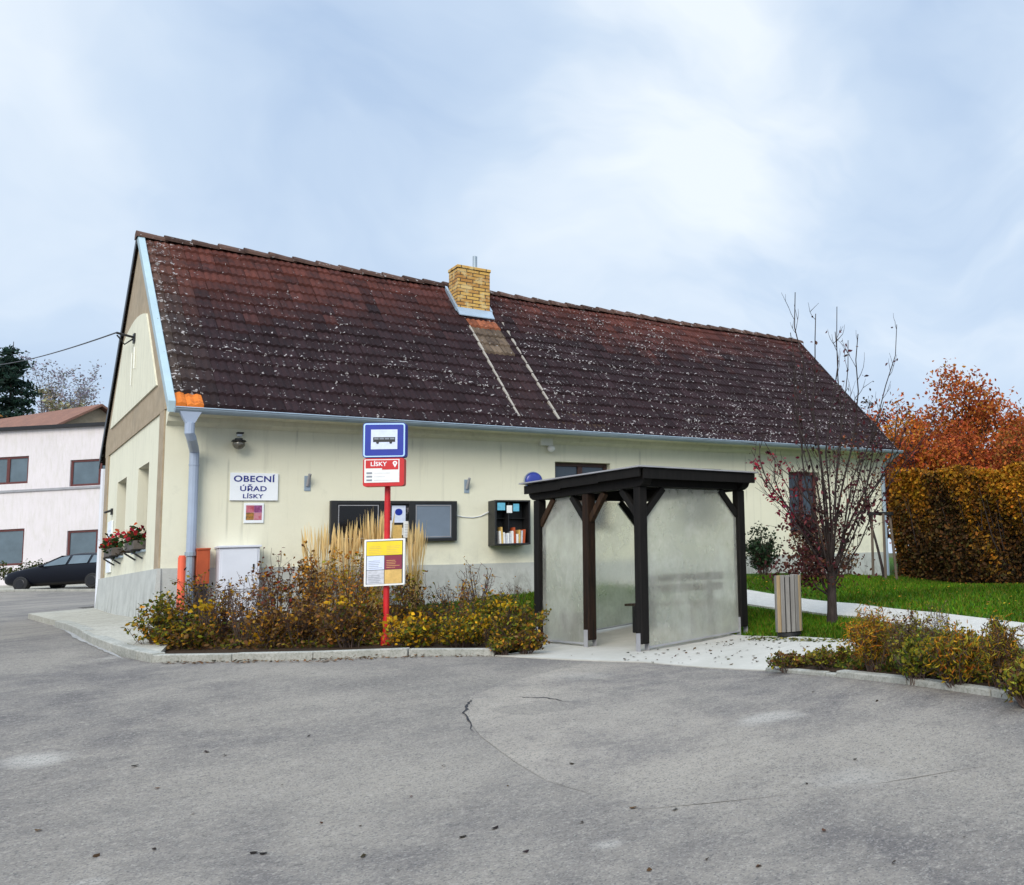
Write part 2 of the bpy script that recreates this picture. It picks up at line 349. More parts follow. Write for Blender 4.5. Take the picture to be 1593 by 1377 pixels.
M['paper'] = simple('paper', (.78, .78, .76), .8, .05, 12)
M['red'] = simple('red_enamel', (.52, .008, .012), .35, .1, 5)
M['redpole'] = simple('red_paint', (.55, .012, .016), .4, .18, 9)
M['salmon'] = simple('faded_orange_plastic', (.80, .13, .06), .5, .1, 5)
M['rust'] = simple('orange_brown_box', (.42, .075, .02), .55, .15, 5)
M['blue'] = simple('blue_enamel', (.003, .022, .30), .5, .1, 6)
M['lightblue'] = simple('sign_edge_blue', (.45, .68, .92), .35, .05, 5)
M['navy'] = simple('navy_lettering', (.012, .022, .20), .5, .05, 9)
M['bluedome'] = simple('blue_plastic_dome', (.03, .05, .32), .3, .1, 6)
M['yellow'] = simple('yellow_sheet', (.80, .60, .02), .6, .06, 9)
M['maroon'] = simple('maroon_sheet', (.22, .02, .05), .6, .1, 9)
M['tansheet'] = simple('tan_sheet', (.62, .40, .12), .6, .15, 20)
M['greysheet'] = simple('grey_sheet', (.52, .53, .58), .6, .2, 25)
M['palesheet'] = simple('pale_blue_sheet', (.62, .68, .84), .6, .08, 20)
M['greytext'] = simple('grey_print', (.22, .24, .28), .7, .1, 9)
M['cyan'] = simple('cyan_card', (.12, .42, .58), .6, .15, 20)
M['windowbrown'] = simple('brown_window_frame', (.055, .022, .016), .5, .2, 8)
M['redbrown'] = simple('red_brown_frame', (.10, .025, .022), .5, .2, 8)
M['bark'] = mk_wood('bark', (.018, .013, .012), (.060, .045, .042), (20, 20, 5), .9)
M['twig'] = simple('twig', (.075, .048, .038), .85, .3, 9)
M['palebark'] = simple('pale_bark', (.20, .19, .21), .9, .2, 5)
M['orangetile'] = simple('new_orange_tile', (.72, .22, .05), .7, .1, 8)
M['farroof'] = mk_ground('faded_red_roof', [(.20, .105, .08), (.27, .14, .10), (.15, .09, .075)], 1.2, .3)
M['greyroof'] = simple('grey_roof_sheet', (.30, .30, .32), .6, .15, 4)
M['darkbox'] = simple('dark_brown_planter', (.09, .075, .065), .7, .2, 8)
M['cement'] = simple('pale_cement', (.30, .27, .23), .9, .15, 12)
M['cable'] = simple('cable_sheath', (.05, .05, .055), .6, .1, 5)
M['rubber'] = simple('tyre_rubber', (.012, .012, .013), .8, .1, 5)
M['rim'] = simple('dull_alloy_rim', (.03, .03, .033), .4, .1, 5, .6)
def glossy(name, c, rough=.06, spec=.5, coat=0., metal=0.):
    t = NT(name); f = t.noise(1.5, 4); t.col(t.ramp(f, .3, .7, tuple(x*.85 for x in c), tuple(x*1.15 for x in c))); t.rough(rough)
    t.p.inputs['Specular IOR Level'].default_value = spec; t.p.inputs['Coat Weight'].default_value = coat; t.p.inputs['Metallic'].default_value = metal; return t.mat
M['pane'] = glossy('window_glass', (.035, .05, .07), .05, .6)
M['lightpane'] = glossy('painted_sky_glass', (.09, .125, .15), .06, .7)  # bluish sky reflection put into the lighter glass colour
M['darkpane'] = glossy('dark_glass', (.008, .008, .010), .08, .3)
M['greypane'] = glossy('bluish_display_glass', (.16, .20, .255), .12, .6)
M['carpaint'] = glossy('dark_navy_paint', (.002, .003, .008), .4, .25, 0)
M['lampglass'] = glossy('headlight_glass', (.30, .32, .34), .1, .8)
M['opal'] = glossy('opal_globe', (.78, .78, .76), .25, .5)
M['lampdark'] = glossy('smoky_floodlight_glass', (.10, .09, .07), .15, .8)
def mk_frost():
    t = NT('frosted_acrylic'); nt = t.nt
    n = t.noise(1.6, 6, .65, vec=t.mapped((1, 1, .7))); s = t.noise(14, 4, .7)
    t.p.inputs['Transmission Weight'].default_value = 1; t.p.inputs['IOR'].default_value = 1.12; t.p.inputs['Roughness'].default_value = .24
    t.p.inputs['Base Color'].default_value = (.96, .98, .92, 1)
    g = t.n('ShaderNodeSeparateXYZ'); t.l(t.co, g.inputs[0]); lo = t.n('ShaderNodeMapRange'); t.l(g.outputs[2], lo.inputs[0]); lo.inputs[1].default_value = 1.9; lo.inputs[2].default_value = .6
    gr = t.math('MULTIPLY', lo.outputs[0], t.ramp(t.noise(2.6, 6, .7, vec=t.mapped((2, 2, .5))), .38, .68))   # splashed green brown grime low on the sheet
    d = t.n('ShaderNodeBsdfDiffuse'); tr = t.n('ShaderNodeBsdfTranslucent')
    t.l(t.mix(t.math('MULTIPLY', gr, .75), t.ramp(n, .3, .7, (.66, .65, .58), (.88, .88, .84)), (.54, .53, .42)), d.inputs[0]); tr.inputs[0].default_value = (.88, .90, .84, 1)
    ad = t.n('ShaderNodeMixShader'); ad.inputs[0].default_value = .5; t.l(d.outputs[0], ad.inputs[1]); t.l(tr.outputs[0], ad.inputs[2])
    mx = t.n('ShaderNodeMixShader'); f = t.math('ADD', t.math('MULTIPLY', t.ramp(n, .35, .7), .22), t.math('MULTIPLY', t.ramp(s, .62, .75), .07)); t.l(t.math('ADD', t.math('MULTIPLY', gr, .14), t.math('ADD', f, .22)), mx.inputs[0])
    t.l(t.p.outputs[0], mx.inputs[1]); t.l(ad.outputs[0], mx.inputs[2]); t.l(mx.outputs[0], nt.nodes['Material Output'].inputs[0]); return t.mat
M['frost'] = mk_frost()
def mk_leaf(name, trans=.3, rough=.6):
    t = NT(name); at = t.n('ShaderNodeAttribute', attribute_name='Col'); t.col(at.outputs[0]); t.rough(rough); t.p.inputs['Specular IOR Level'].default_value = .10
    tr = t.n('ShaderNodeBsdfTranslucent'); t.l(at.outputs[0], tr.inputs[0]); mx = t.n('ShaderNodeMixShader'); mx.inputs[0].default_value = trans
    t.l(t.p.outputs[0], mx.inputs[1]); t.l(tr.outputs[0], mx.inputs[2]); t.l(mx.outputs[0], t.nt.nodes['Material Output'].inputs[0]); return t.mat
M['leaf'] = mk_leaf('leaf'); M['dry'] = mk_leaf('dry_straw', .35, .8)
# ------------------------------------------------------------------ camera, light, sky
cd = bpy.data.cameras.new('camera'); co = bpy.data.objects.new('camera', cd); COL.objects.link(co)
cd.sensor_fit = 'HORIZONTAL'; cd.sensor_width = 36; cd.lens = FOC/1593*36; cd.shift_x = (796.5-PPX)/1593; cd.shift_y = (PPY-688.5)/1593
cd.clip_start = .05; cd.clip_end = 2000
co.matrix_world = Matrix([(RT[i], UP[i], -FW[i], CAM[i]) for i in range(3)]+[(0, 0, 0, 1)]); SC.camera = co
sd = bpy.data.lights.new('sun', 'SUN'); sd.energy = 2.0; sd.angle = R(35); sd.color = (1, .94, .83)
so = bpy.data.objects.new('sun', sd); COL.objects.link(so)
SUN = Vector((-.60, -.68, .62)).normalized(); so.rotation_euler = SUN.to_track_quat('Z', 'Y').to_euler(); so.location = (-20, -30, 40)
def world():
    w = bpy.data.worlds.new('World'); SC.world = w; w.use_nodes = True; nt = w.node_tree; bg = nt.nodes['Background']
    N = nt.nodes.new; L = nt.links.new
    sky = N('ShaderNodeTexSky'); sky.sky_type = 'NISHITA'; sky.sun_disc = False; sky.sun_elevation = math.asin(SUN.z); sky.sun_rotation = math.atan2(SUN.x, SUN.y)
    sky.air_density = 1.0; sky.dust_density = 1.5
    tc = N('ShaderNodeTexCoord'); sp = N('ShaderNodeSeparateXYZ'); L(tc.outputs['Generated'], sp.inputs[0])
    def mt(op, a, b=0., c=None):
        x = N('ShaderNodeMath'); x.operation = op
        for v, k in ((a, 0), (b, 1), (c, 2)):
            if v is None: continue
            if isinstance(v, (int, float)): x.inputs[k].default_value = v
            else: L(v, x.inputs[k])
        return x.outputs[0]
    nrm_ = N('ShaderNodeVectorMath'); nrm_.operation = 'NORMALIZE'; L(tc.outputs['Generated'], nrm_.inputs[0])
    wn = N('ShaderNodeTexNoise'); wn.inputs['Scale'].default_value = 2.6; wn.inputs['Detail'].default_value = 4; wn.inputs['Roughness'].default_value = .5; L(nrm_.outputs[0], wn.inputs['Vector'])
    wv = N('ShaderNodeVectorMath'); wv.operation = 'MULTIPLY_ADD'; L(wn.outputs['Color'], wv.inputs[0]); wv.inputs[1].default_value = (.36, .36, .36); wv.inputs[2].default_value = (-.18, -.18, -.18)
    wd = N('ShaderNodeVectorMath'); wd.operation = 'ADD'; L(nrm_.outputs[0], wd.inputs[0]); L(wv.outputs[0], wd.inputs[1])
    mp = N('ShaderNodeMapping'); mp.inputs['Location'].default_value = CLOUD; mp.inputs['Scale'].default_value = (1, 1, 1.9); L(wd.outputs[0], mp.inputs[0])
    n1 = N('ShaderNodeTexNoise'); n1.inputs['Scale'].default_value = 3.0; n1.inputs['Detail'].default_value = 5; n1.inputs['Roughness'].default_value = .54; n1.inputs['Distortion'].default_value = .2; L(mp.outputs[0], n1.inputs['Vector'])
    wn2 = N('ShaderNodeVectorMath'); wn2.operation = 'NORMALIZE'; L(wd.outputs[0], wn2.inputs[0])
    tot = mt('MULTIPLY_ADD', n1.outputs['Fac'], .75, .13)
    for (px, py), rad, am in CLOUD_MASSES:      # brighter and darker cloud masses, placed in the sky by direction
        d = ray(px, py); d = d/np.linalg.norm(d); dp = N('ShaderNodeVectorMath'); dp.operation = 'DOT_PRODUCT'; L(wn2.outputs[0], dp.inputs[0]); dp.inputs[1].default_value = tuple(d)
        mr = N('ShaderNodeMapRange'); mr.interpolation_type = 'SMOOTHSTEP'; L(dp.outputs['Value'], mr.inputs[0]); mr.inputs[1].default_value = math.cos(R(rad*1.5)); mr.inputs[2].default_value = 1.0; mr.inputs[3].default_value = 0; mr.inputs[4].default_value = am*.42
        tot = mt('ADD', tot, mr.outputs[0])
    r = N('ShaderNodeValToRGB'); L(tot, r.inputs[0]); e = r.color_ramp.elements
    e[0].position = .30; e[0].color = (3.45, 4.5, 6.1, 1); e[1].position = .72; e[1].color = (6.5, 7.05, 7.6, 1)
    m = e.new(.52); m.color = (4.6, 5.55, 6.8, 1)
    k = mt('MULTIPLY_ADD', mt('MAXIMUM', mt('SUBTRACT', sp.outputs[2], .56), 0.), 5.0, 1.)          # overcast: brightest overhead
    sc = N('ShaderNodeMix'); sc.data_type = 'RGBA'; sc.blend_type = 'MULTIPLY'; sc.inputs[0].default_value = 1; L(r.outputs[0], sc.inputs[6])
    kc = N('ShaderNodeCombineXYZ'); L(k, kc.inputs[0]); L(k, kc.inputs[1]); L(k, kc.inputs[2]); L(kc.outputs[0], sc.inputs[7])
    mx = N('ShaderNodeMix'); mx.data_type = 'RGBA'; mx.inputs[0].default_value = .94; L(sky.outputs[0], mx.inputs[6]); L(sc.outputs[2], mx.inputs[7])
    L(mx.outputs[2], bg.inputs[0]); bg.inputs[1].default_value = .1
CLOUD = (.35, 1.2, 0)
CLOUD_MASSES = [((1040, 50), 9, .42), ((1180, 150), 8, .18), ((990, 300), 6, .24), ((1260, 290), 7, .22), ((90, 170), 11, .20), ((60, 30), 7, .15), ((560, 240), 7, .10), ((1560, 460), 7, .22), ((740, 170), 12, -.20), ((1380, 120), 9, -.22), ((420, 330), 12, -.16), ((1330, 420), 8, -.08), ((330, 60), 9, -.08), ((40, 460), 8, -.06)]
world()
SC.view_settings.view_transform = 'Standard'; SC.view_settings.look = 'None'; SC.view_settings.exposure = .50; SC.view_settings.gamma = 1
SC.cycles.max_bounces = 10; SC.cycles.transparent_max_bounces = 12
# ------------------------------------------------------------------ parenting in world coordinates
def Wm(o):
    m = o.matrix_basis.copy()
    return (Wm(o.parent)@o.matrix_parent_inverse@m) if o.parent is not None else m
def link(o, parent=None):
    COL.objects.link(o)
    if parent is not None:
        o.parent = parent; o.matrix_parent_inverse = Wm(parent).inverted()
    return o
def copy_tree(o, parent=None):
    c = o.copy(); COL.objects.link(c)
    if parent is not None: c.parent = parent; c.matrix_parent_inverse = o.matrix_parent_inverse.copy()
    for ch in [x for x in COL.objects if x.parent == o]: copy_tree(ch, c)
    return c
def V2(p): return (float(p[0]), float(p[1]))
# ------------------------------------------------------------------ ground, road, pavement, beds, path
def ground():
    q = np.r_[-260, -160, -100, -70, -55, np.arange(-46, 47, 1.), 55, 70, 100, 160, 260]; n = len(q)
    X, Y = np.meshgrid(q, q+2, indexing='ij'); Z = H(X, Y)-.12
    mb = MB(); mb.add(np.c_[X.ravel(), Y.ravel(), Z.ravel()], [(i*n+j, (i+1)*n+j, (i+1)*n+j+1, i*n+j+1) for i in range(n-1) for j in range(n-1)])
    tag(mb.build('ground', M['dirt'], smooth=True), kind='structure')
ground()
K = [V2(grd(*p)) for p in ((235,1031),(500,1027),(770,1021))]                         # bed kerb
PV = [V2(grd(*p)) for p in ((85,976),(135,1000),(190,1022))]+[K[0]]                     # pavement kerb
FC = [V2(grd(*p)) for p in ((860,1026),(1000,1031),(1190,1044))]                       # open front of the concrete apron
KR = [FC[2]]+[V2(grd(*p)) for p in ((1300,1053),(1440,1069),(1593,1092),(1800,1130))]   # right kerb
fa, fb = dep(155,922,39.5), dep(0,919,40.); fd = (fb-fa)[:2]; fd = fd/np.linalg.norm(fd)
def inset(P, w):
    P = [np.array(p) for p in P]; out = []
    for i in range(len(P)):
        t = P[min(i+1, len(P)-1)]-P[max(i-1, 0)]; t = t/np.linalg.norm(t); out.append(V2(P[i]+np.array([-t[1], t[0]])*w))
    return out
FAR = [V2(fa[:2]-fd*22), V2(fa), V2(fb), V2(fb[:2]+fd*45)]
road_poly = PV[:1]+[(-1.0, 7.3), (-.9, 14), FAR[0]]+FAR[1:]+[(-60, -5), (-40, -50), (30, -50), (16, -24)]+KR[::-1]+FC[1::-1]+K[::-1]+PV[2:0:-1]
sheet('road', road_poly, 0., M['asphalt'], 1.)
# newer, paler asphalt with a seam towards the older surface
seam = [grd(*p)[:2] for p in ((905,1033),(868,1042),(790,1062),(732,1084),(722,1112),(748,1146),(800,1185),(850,1215))]
pp = [V2(p) for p in seam]+[V2(grd(*p)) for p in ((1000,1260),(1300,1230),(1600,1180),(1593,1096),(1440,1073),(1300,1057),(1190,1048),(1000,1035))]
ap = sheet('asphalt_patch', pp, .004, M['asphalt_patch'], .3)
def seam_dist(x, y):
    d = np.full(len(x), 1e9)
    for a, b in zip(seam[:-1], seam[1:]):
        ab = b-a; t = np.clip(((x-a[0])*ab[0]+(y-a[1])*ab[1])/(ab@ab), 0, 1); d = np.minimum(d, np.hypot(x-a[0]-t*ab[0], y-a[1]-t*ab[1]))
    return d
vv = np.array([v.co[:] for v in ap.data.vertices]); e0 = V2(grd(1000,1260)); e1 = V2(grd(1600,1180))
lo = np.abs((vv[:, 0]-e0[0])*(e1[1]-e0[1])-(vv[:, 1]-e0[1])*(e1[0]-e0[0]))/math.dist(e0, e1)
fade = np.exp(-seam_dist(vv[:, 0], vv[:, 1])/2.2)*np.clip(lo/1.2, 0, 1)
ca = ap.data.color_attributes.new('Col', 'FLOAT_COLOR', 'POINT'); ca.data.foreach_set('color', np.repeat(np.c_[fade], 4, 1).astype(np.float32).ravel())
def flat_strip(name, pts, w, off, mat, taper=True, wob=.0):
    mb = MB(); n = len(pts)
    P = [np.array(p[:2]) for p in pts]; L = []; 
    for i in range(n):
        t = P[min(i+1, n-1)]-P[max(i-1, 0)]; t = t/np.linalg.norm(t); nn = np.array([-t[1], t[0]])
        ww = w*(.5 if not taper else .5*math.sin(math.pi*(i+.3)/(n-.4)))*random.uniform(1-wob, 1+wob); L.append((P[i]+nn*ww, P[i]-nn*ww))
    vs = [(*q, h1(*q)+off) for l in L for q in l]; mb.add(vs, [(2*i, 2*i+1, 2*i+3, 2*i+2) for i in range(n-1)])
    return tag(mb.build(name, mat), kind='structure')
def dense(pts, k=6, jit=.03):
    out = []
    for a, b in zip(pts[:-1], pts[1:]):
        for i in range(k): out.append(np.array(a[:2])+(np.array(b[:2])-np.array(a[:2]))*i/k+RNG.normal(size=2)*jit)
    return out+[np.array(pts[-1][:2])]
M['crack'] = mk_ground('tar_seam', [(.030, .030, .033), (.06, .06, .065), (.02, .02, .022)], 6., .3)
M['paleroad'] = mk_ground('worn_road_paint', [(.30, .30, .29), (.42, .41, .39), (.2, .2, .2)], 5., .3)
flat_strip('road_crack', dense([grd(*p) for p in ((800,1085),(850,1087),(888,1093))], 6, .015), .022, .008, M['crack'], wob=.5)
flat_strip('road_crack', dense([grd(*p) for p in ((738,1086),(726,1098),(722,1112),(738,1140))], 6, .01), .022, .008, M['crack'], wob=.6)
flat_strip('road_marking', dense([grd(*p) for p in ((80,972),(120,992),(160,1010),(192,1026))], 8, .006), .08, .006, M['paleroad'], wob=.15)
BEDC = V2(grd(262, 1014))
sheet('pavement', inset(PV, .07)+[BEDC, (-.04, -.6), (-.04, 7.0), (-1.0, 7.3)], .10, M['paving'], .5, .2)
strip('kerb', PV, .14, .105, .15, M['kerb'], side=1)
strip('kerb', K, .13, .09, .15, M['kerb'], side=1)
strip('kerb', KR[:2], .13, .035, .1, M['kerb'], side=1); strip('kerb', KR[1:], .12, .055, .12, M['kerb'], side=1)
sheet('lawn', [(2.5, 0.4), (2.5, -7.2), V2(grd(1190, 1030)), V2(grd(1800, 1090)), (26, -12), (40, 6), (36, 16), (15.2, 16), (15.2, .3)], -.03, M['lawn'], .6)
sheet('flower_bed', inset(K, .07)+[V2(grd(842, 1012)), (3.5, -4.8), (3.3, -2.6), (3.2, .1), (-.02, .1), (-.02, -.6), BEDC], .05, M['soil'], .4)
sheet('flower_bed', inset(KR, .07)+[V2(grd(1800, 1062)), V2(grd(1593, 1022)), V2(grd(1450, 1006)), V2(grd(1345, 1001)), V2(grd(1335, 1016)), V2(grd(1225, 1030))], .03, M['soil'], .4)
sheet('forecourt', [K[2]]+FC+[V2(grd(1225, 1030)), V2(grd(1335, 1016)), V2(grd(1345, 997)), V2(grd(1250, 992)), V2(grd(1158, 990)), (5.55, -4.4), (3.4, -4.7), V2(grd(842, 1012))], .012, M['concrete'], .4, .15)
sheet('garden_path', [(8.3, .1), (8.6, -1.6)]+[V2(grd(*p)) for p in ((1161,917),(1249,931),(1334,939),(1460,953),(1593,969),(1800,1000),(1800,1050),(1593,1005),(1460,979),(1334,959),(1249,950),(1161,939))]+[(7.4, -2.9), (7.1, .1)], .0, M['pathm'], .4, .1)
sheet('yard', [V2(np.array(p)+(-fd[::-1]*np.array([1, -1]))*0) for p in (FAR[0], FAR[1], FAR[2], FAR[3])]+[(-20, 52), (20, 52)], .02, M['paving'], 2.)
strip('kerb', FAR, .15, .10, .1, M['kerb'], side=-1)
# ------------------------------------------------------------------ the village hall
L_, W_, ZE, ZR, EF = 15.03, 6.86, 2.83+Z0, 6.53+Z0, .5
SL = (ZR-ZE)/(W_/2+EF)
def zr(y): return ZE+SL*((y+EF) if y <= W_/2 else (W_+EF-y))
hall = empty('village_hall', (0, 0, 1.15), 0, 'long cream village hall with a dark tiled roof and yellow brick chimney', 'building')
def wall_grid(mb, us, vs, holes, P):
    """rectangles of the grid us x vs outside the holes; P maps (u, v) to a point"""
    us = sorted(set(us+[h[0] for h in holes]+[h[1] for h in holes])); vs = sorted(set(vs+[h[2] for h in holes]+[h[3] for h in holes]))
    for a, b in zip(us[:-1], us[1:]):
        for c, d in zip(vs[:-1], vs[1:]):
            m, n = (a+b)/2, (c+d)/2
            if any(h[0] < m < h[1] and h[2] < n < h[3] for h in holes): continue
            mb.quad(P(a, c), P(b, c), P(b, d), P(a, d))
FH = [(6.05, 7.22, .95+Z0, 2.26+Z0), (8.85, 9.92, .95+Z0, 2.22+Z0), (11.85, 12.80, .72+Z0, 2.22+Z0)]
GH = [(1.47, 2.60, .78+Z0, 2.20+Z0), (3.95, 5.12, .78+Z0, 2.19+Z0)]
wb = MB()
wall_grid(wb, [0., L_], [.9, 3.25+Z0], FH, lambda u, v: (u, 0, v))
wall_grid(wb, [0., W_], [.9, 3.24+Z0], GH, lambda u, v: (0, u, v))
wb.add([(0, 0, 3.24+Z0), (0, W_, 3.24+Z0), (0, W_/2, zr(W_/2)-.08)], [(0, 1, 2)])
wb.quad((0, W_, .9), (L_, W_, .9), (L_, W_, 3.25+Z0), (0, W_, 3.25+Z0)); wb.quad((L_, 0, .9), (L_, W_, .9), (L_, W_, 3.24+Z0), (L_, 0, 3.24+Z0))
wb.add([(L_, 0, 3.24+Z0), (L_, W_, 3.24+Z0), (L_, W_/2, zr(W_/2)-.08)], [(0, 1, 2)])
for u0, u1, v0, v1 in FH:
    q = .22; wb.quad((u0,0,v0),(u0,0,v1),(u0,q,v1),(u0,q,v0)); wb.quad((u1,0,v0),(u1,q,v0),(u1,q,v1),(u1,0,v1)); wb.quad((u0,0,v1),(u1,0,v1),(u1,q,v1),(u0,q,v1)); wb.quad((u0,0,v0),(u0,q,v0),(u1,q,v0),(u1,0,v0))
for u0, u1, v0, v1 in GH:
    q = .34; wb.quad((0,u0,v0),(0,u0,v1),(q,u0,v1),(q,u0,v0)); wb.quad((0,u1,v0),(q,u1,v0),(q,u1,v1),(0,u1,v1)); wb.quad((0,u0,v1),(0,u1,v1),(q,u1,v1),(q,u0,v1)); wb.quad((0,u0,v0),(q,u0,v0),(q,u1,v0),(0,u1,v0))
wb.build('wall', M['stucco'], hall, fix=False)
pb = MB()
pt = [(-.04, .43), (4., .31), (9, .23), (L_+.03, .16)]
pb.prism([(x, -.035, z+Z0) for x, z in pt]+[(L_+.03, -.035, .8), (-.04, -.035, .8)], (0, .03, 0))
gp = [(-.045, -.05, .43+Z0), (-.11, -.10, .85), (-.11, W_+.05, .85), (-.045, W_+.03, .43+Z0)]
pb.add(gp+[(-.002, p[1], p[2]) for p in gp], [(0,1,2,3),(0,3,7,4),(1,0,4,5),(2,1,5,6),(3,2,6,7)])
pb.build('plinth', M['plinth'], hall)
tb = MB()
zu = lambda y: zr(y)-.05
tb.prism([(-.022, -.03, 2.85+Z0), (-.022, -.03, zu(-.03)), (-.022, W_/2, zu(W_/2)), (-.022, W_+.03, zu(W_+.03)), (-.022, W_+.03, 2.85+Z0)], (.02, 0, 0))
tb.box((-.022, .04, .43+Z0), (-.002, .46, 2.845+Z0)); tb.box((-.022, W_-.46, .43+Z0), (-.002, W_-.04, 2.845+Z0))
tb.build('trim_band', M['tan'], hall)
arch = [(-.045, y, 4.80+Z0+.16*(1-((y-W_/2)/1.33)**2)) for y in np.linspace(2.1, W_-2.1, 9)]
gpb = MB(); gpb.prism([(-.045, .74, 3.34+Z0)]+arch+[(-.045, W_-.74, 3.34+Z0)], (.022, 0, 0)); gpb.build('gable_panel', M['stucco'], hall)
gpb = MB(); gpb.box((-.03, .47, .45+Z0), (-.0245, .4701, .46+Z0)); 
cb = MB(); cb.prism([(.0, -.002, 2.60+Z0), (.0, -.10, 2.66+Z0), (.0, -.13, 2.74+Z0), (.0, -.40, 2.81+Z0), (.0, -.40, 2.86+Z0), (.0, -.002, 3.2+Z0)], (L_, 0, 0)); cb.build('cornice', M['stucco'], hall)
def tile_slope(front=True):
    mb = MB(); mb.col = (0, 0, 0); rows = 16; tw = .212; nc = int((L_+.10)/tw)+1; D = (W_/2+EF)/rows; alpha = []
    sub = 8
    for r in range(rows):
        for k in range(nc):
            x0 = -.05+k*tw; x1 = min(x0+tw*.985, L_+.05)
            if x1-x0 < .04: continue
            xm = (x0+x1)/2; t = (r+.5)/rows          # 0 at the eave, 1 at the ridge
            redness = max(0, min(1, (t-.55)*2.4+.5*math.sin(xm*.7+1.0)*.4-(.25 if xm > 5.2 else 0)+random.gauss(0, .12)))
            base = np.array([.026, .014, .016])*(1-redness)+np.array([.095, .030, .022])*redness
            lich = .55+.25*(xm > 6.2)+.2*(t < .35)-.3*redness*(xm < 5)
            if k < 3: lich = (1.3, 1.05, .8)[k]; base = base+np.array([.035, .03, .02])*(1, .5, .2)[k]
            if front:
                if 5.22 <= xm <= 5.98:
                    if .69 < t < .75: base = np.array([.30, .10, .05])*random.uniform(.7, 1.1)
                    elif .50 < t <= .69: base = np.array([.16, .115, .08])*random.uniform(.6, 1.1)
                    elif t <= .50: base = base*1.08+np.array([.004, .002, .001])
                if k < 2 and r == 0: base = np.array([.72, .20, .035]); lich = 0
            base = np.clip(base*random.uniform(.72, 1.28), .004, .9)
            dz = random.gauss(0, .004); tilt = random.gauss(0, .004)
            ya = -EF+D*r-.012+random.gauss(0, .004); yb = -EF+D*(r+1)+.05
            vs = []
            for s in range(sub+1):
                x = x0+(x1-x0)*s/sub; p = .026*(.5-.5*math.cos(4*math.pi*s/sub))
                sg = -.045*math.sin(math.pi*min(max(x/L_, 0), 1))+.012*math.sin(x*1.7+r*.3)
                for (y, up) in ((ya, -.014), (ya, .052+p+dz+tilt*(s/sub-.5)*2), (yb, .0+p*.8+dz)):
                    yy = min(y, W_/2); z = zr(yy)+up+sg
                    vs.append((x, yy if front else W_-yy, z))
            mb.col = tuple(base); alpha += [min(1.6, max(0, lich*q*random.choice((.7, 1, 1, 1.15)))) for s in range(sub+1) for q in (1., 1.25, .45)]
            mb.add(vs, [(3*s, 3*s+3, 3*s+4, 3*s+1) for s in range(sub)]+[(3*s+1, 3*s+4, 3*s+5, 3*s+2) for s in range(sub)])
    return mb, alpha
rmb, ral = tile_slope(True); b2, a2 = tile_slope(False)
o0 = len(rmb.v); rmb.v += b2.v; rmb.c += b2.c; rmb.f += [tuple(i+o0 for i in f) for f in b2.f]; rmb.m += b2.m; ral += a2
roof = rmb.build('roof', M['tile'], hall, fix=False)
_at = roof.data.color_attributes['Col']; _buf = np.empty(len(ral)*4, np.float32); _at.data.foreach_get('color', _buf); _buf = _buf.reshape(-1, 4); _buf[:, 3] = ral; _at.data.foreach_set('color', _buf.ravel())
ub = MB()                                                                             # boarding under the tiles
for sgn in (0, 1):
    Yf = (lambda y: y) if sgn == 0 else (lambda y: W_-y)
    ub.prism([(-.02, Yf(-EF+.01), zr(-EF+.01)-.03), (-.02, Yf(W_/2), zr(W_/2)-.065), (-.02, Yf(W_/2), zr(W_/2)-.13), (-.02, Yf(-EF+.01), zr(-EF+.01)-.09)], (L_+.04, 0, 0))
ub.build('roof_boarding', M['brownwood'], hall)
rc = MB(); rc.col = (0, 0, 0); x = -.08; al = []
while x < L_:
    l = .40; n = 8; c = np.array([.12, .07, .055])*random.uniform(.55, 1.15); rc.col = tuple(c); vs = []
    for xx, rr, dz in ((x, .135, .018), (x+l+.05, .11, 0.)):
        sg = -.045*math.sin(math.pi*min(max(xx/L_, 0), 1))+.012*math.sin(xx*1.7+4.8)
        for j in range(n+1):
            t = math.pi*(j/n); vs.append((xx, W_/2+rr*1.15*math.cos(t), zr(W_/2)-.05+sg+dz+rr*math.sin(t)+random.gauss(0, .002)))
    vs.append((x, W_/2, zr(W_/2)-.05)); rc.add(vs, [(j, j+1, n+2+j, n+1+j) for j in range(n)]+[(j+1, j, 2*n+2) for j in range(n)]); x += l
rco = rc.build('ridge_tile', M['tile'], hall)
_at = rco.data.color_attributes['Col']; _buf = np.empty(len(rc.v)*4, np.float32); _at.data.foreach_get('color', _buf); _buf = _buf.reshape(-1, 4); _buf[:, 3] = .8; _at.data.foreach_set('color', _buf.ravel())
def verge(front, x0, x1, mat, up=.06, dn=.16, name='verge_board'):
    mb = MB(); Yf = (lambda y: y) if front else (lambda y: W_-y)
    mb.prism([(x0, Yf(-EF-.02), zr(-EF)+up), (x0, Yf(W_/2), zr(W_/2)+up), (x0, Yf(W_/2), zr(W_/2)-dn), (x0, Yf(-EF-.02), zr(-EF)-dn)], (x1-x0, 0, 0)); return mb.build(name, mat, hall, bevel=.008)
verge(True, -.06, .035, M['verge'], .075, .10); verge(False, -.07, -.055, M['darkmetal'], .05, .16); verge(True, L_+.052, L_+.075, M['darkmetal'], .04, .12); verge(False, L_+.052, L_+.075, M['darkmetal'], .04, .12)
g = MB()                                                                              # half round gutter
n = 8; vs = []
for x in (.02, L_+.15):
    for j in range(n+1): t = math.pi+math.pi*j/n; vs.append((x, -EF-.075+.075*math.cos(t), ZE-.035+.075*math.sin(t)))
g.add(vs, [(j, j+1, n+2+j, n+1+j) for j in range(n)]); g.add(vs[:n+1], [tuple(range(n+1))]); g.add(vs[n+1:], [tuple(range(n+1))])
g.tube([(.02, -EF-.15, ZE-.035), (L_+.15, -EF-.15, ZE-.035)], .013, 6)
gut = g.build('gutter', M['zinc'], hall)
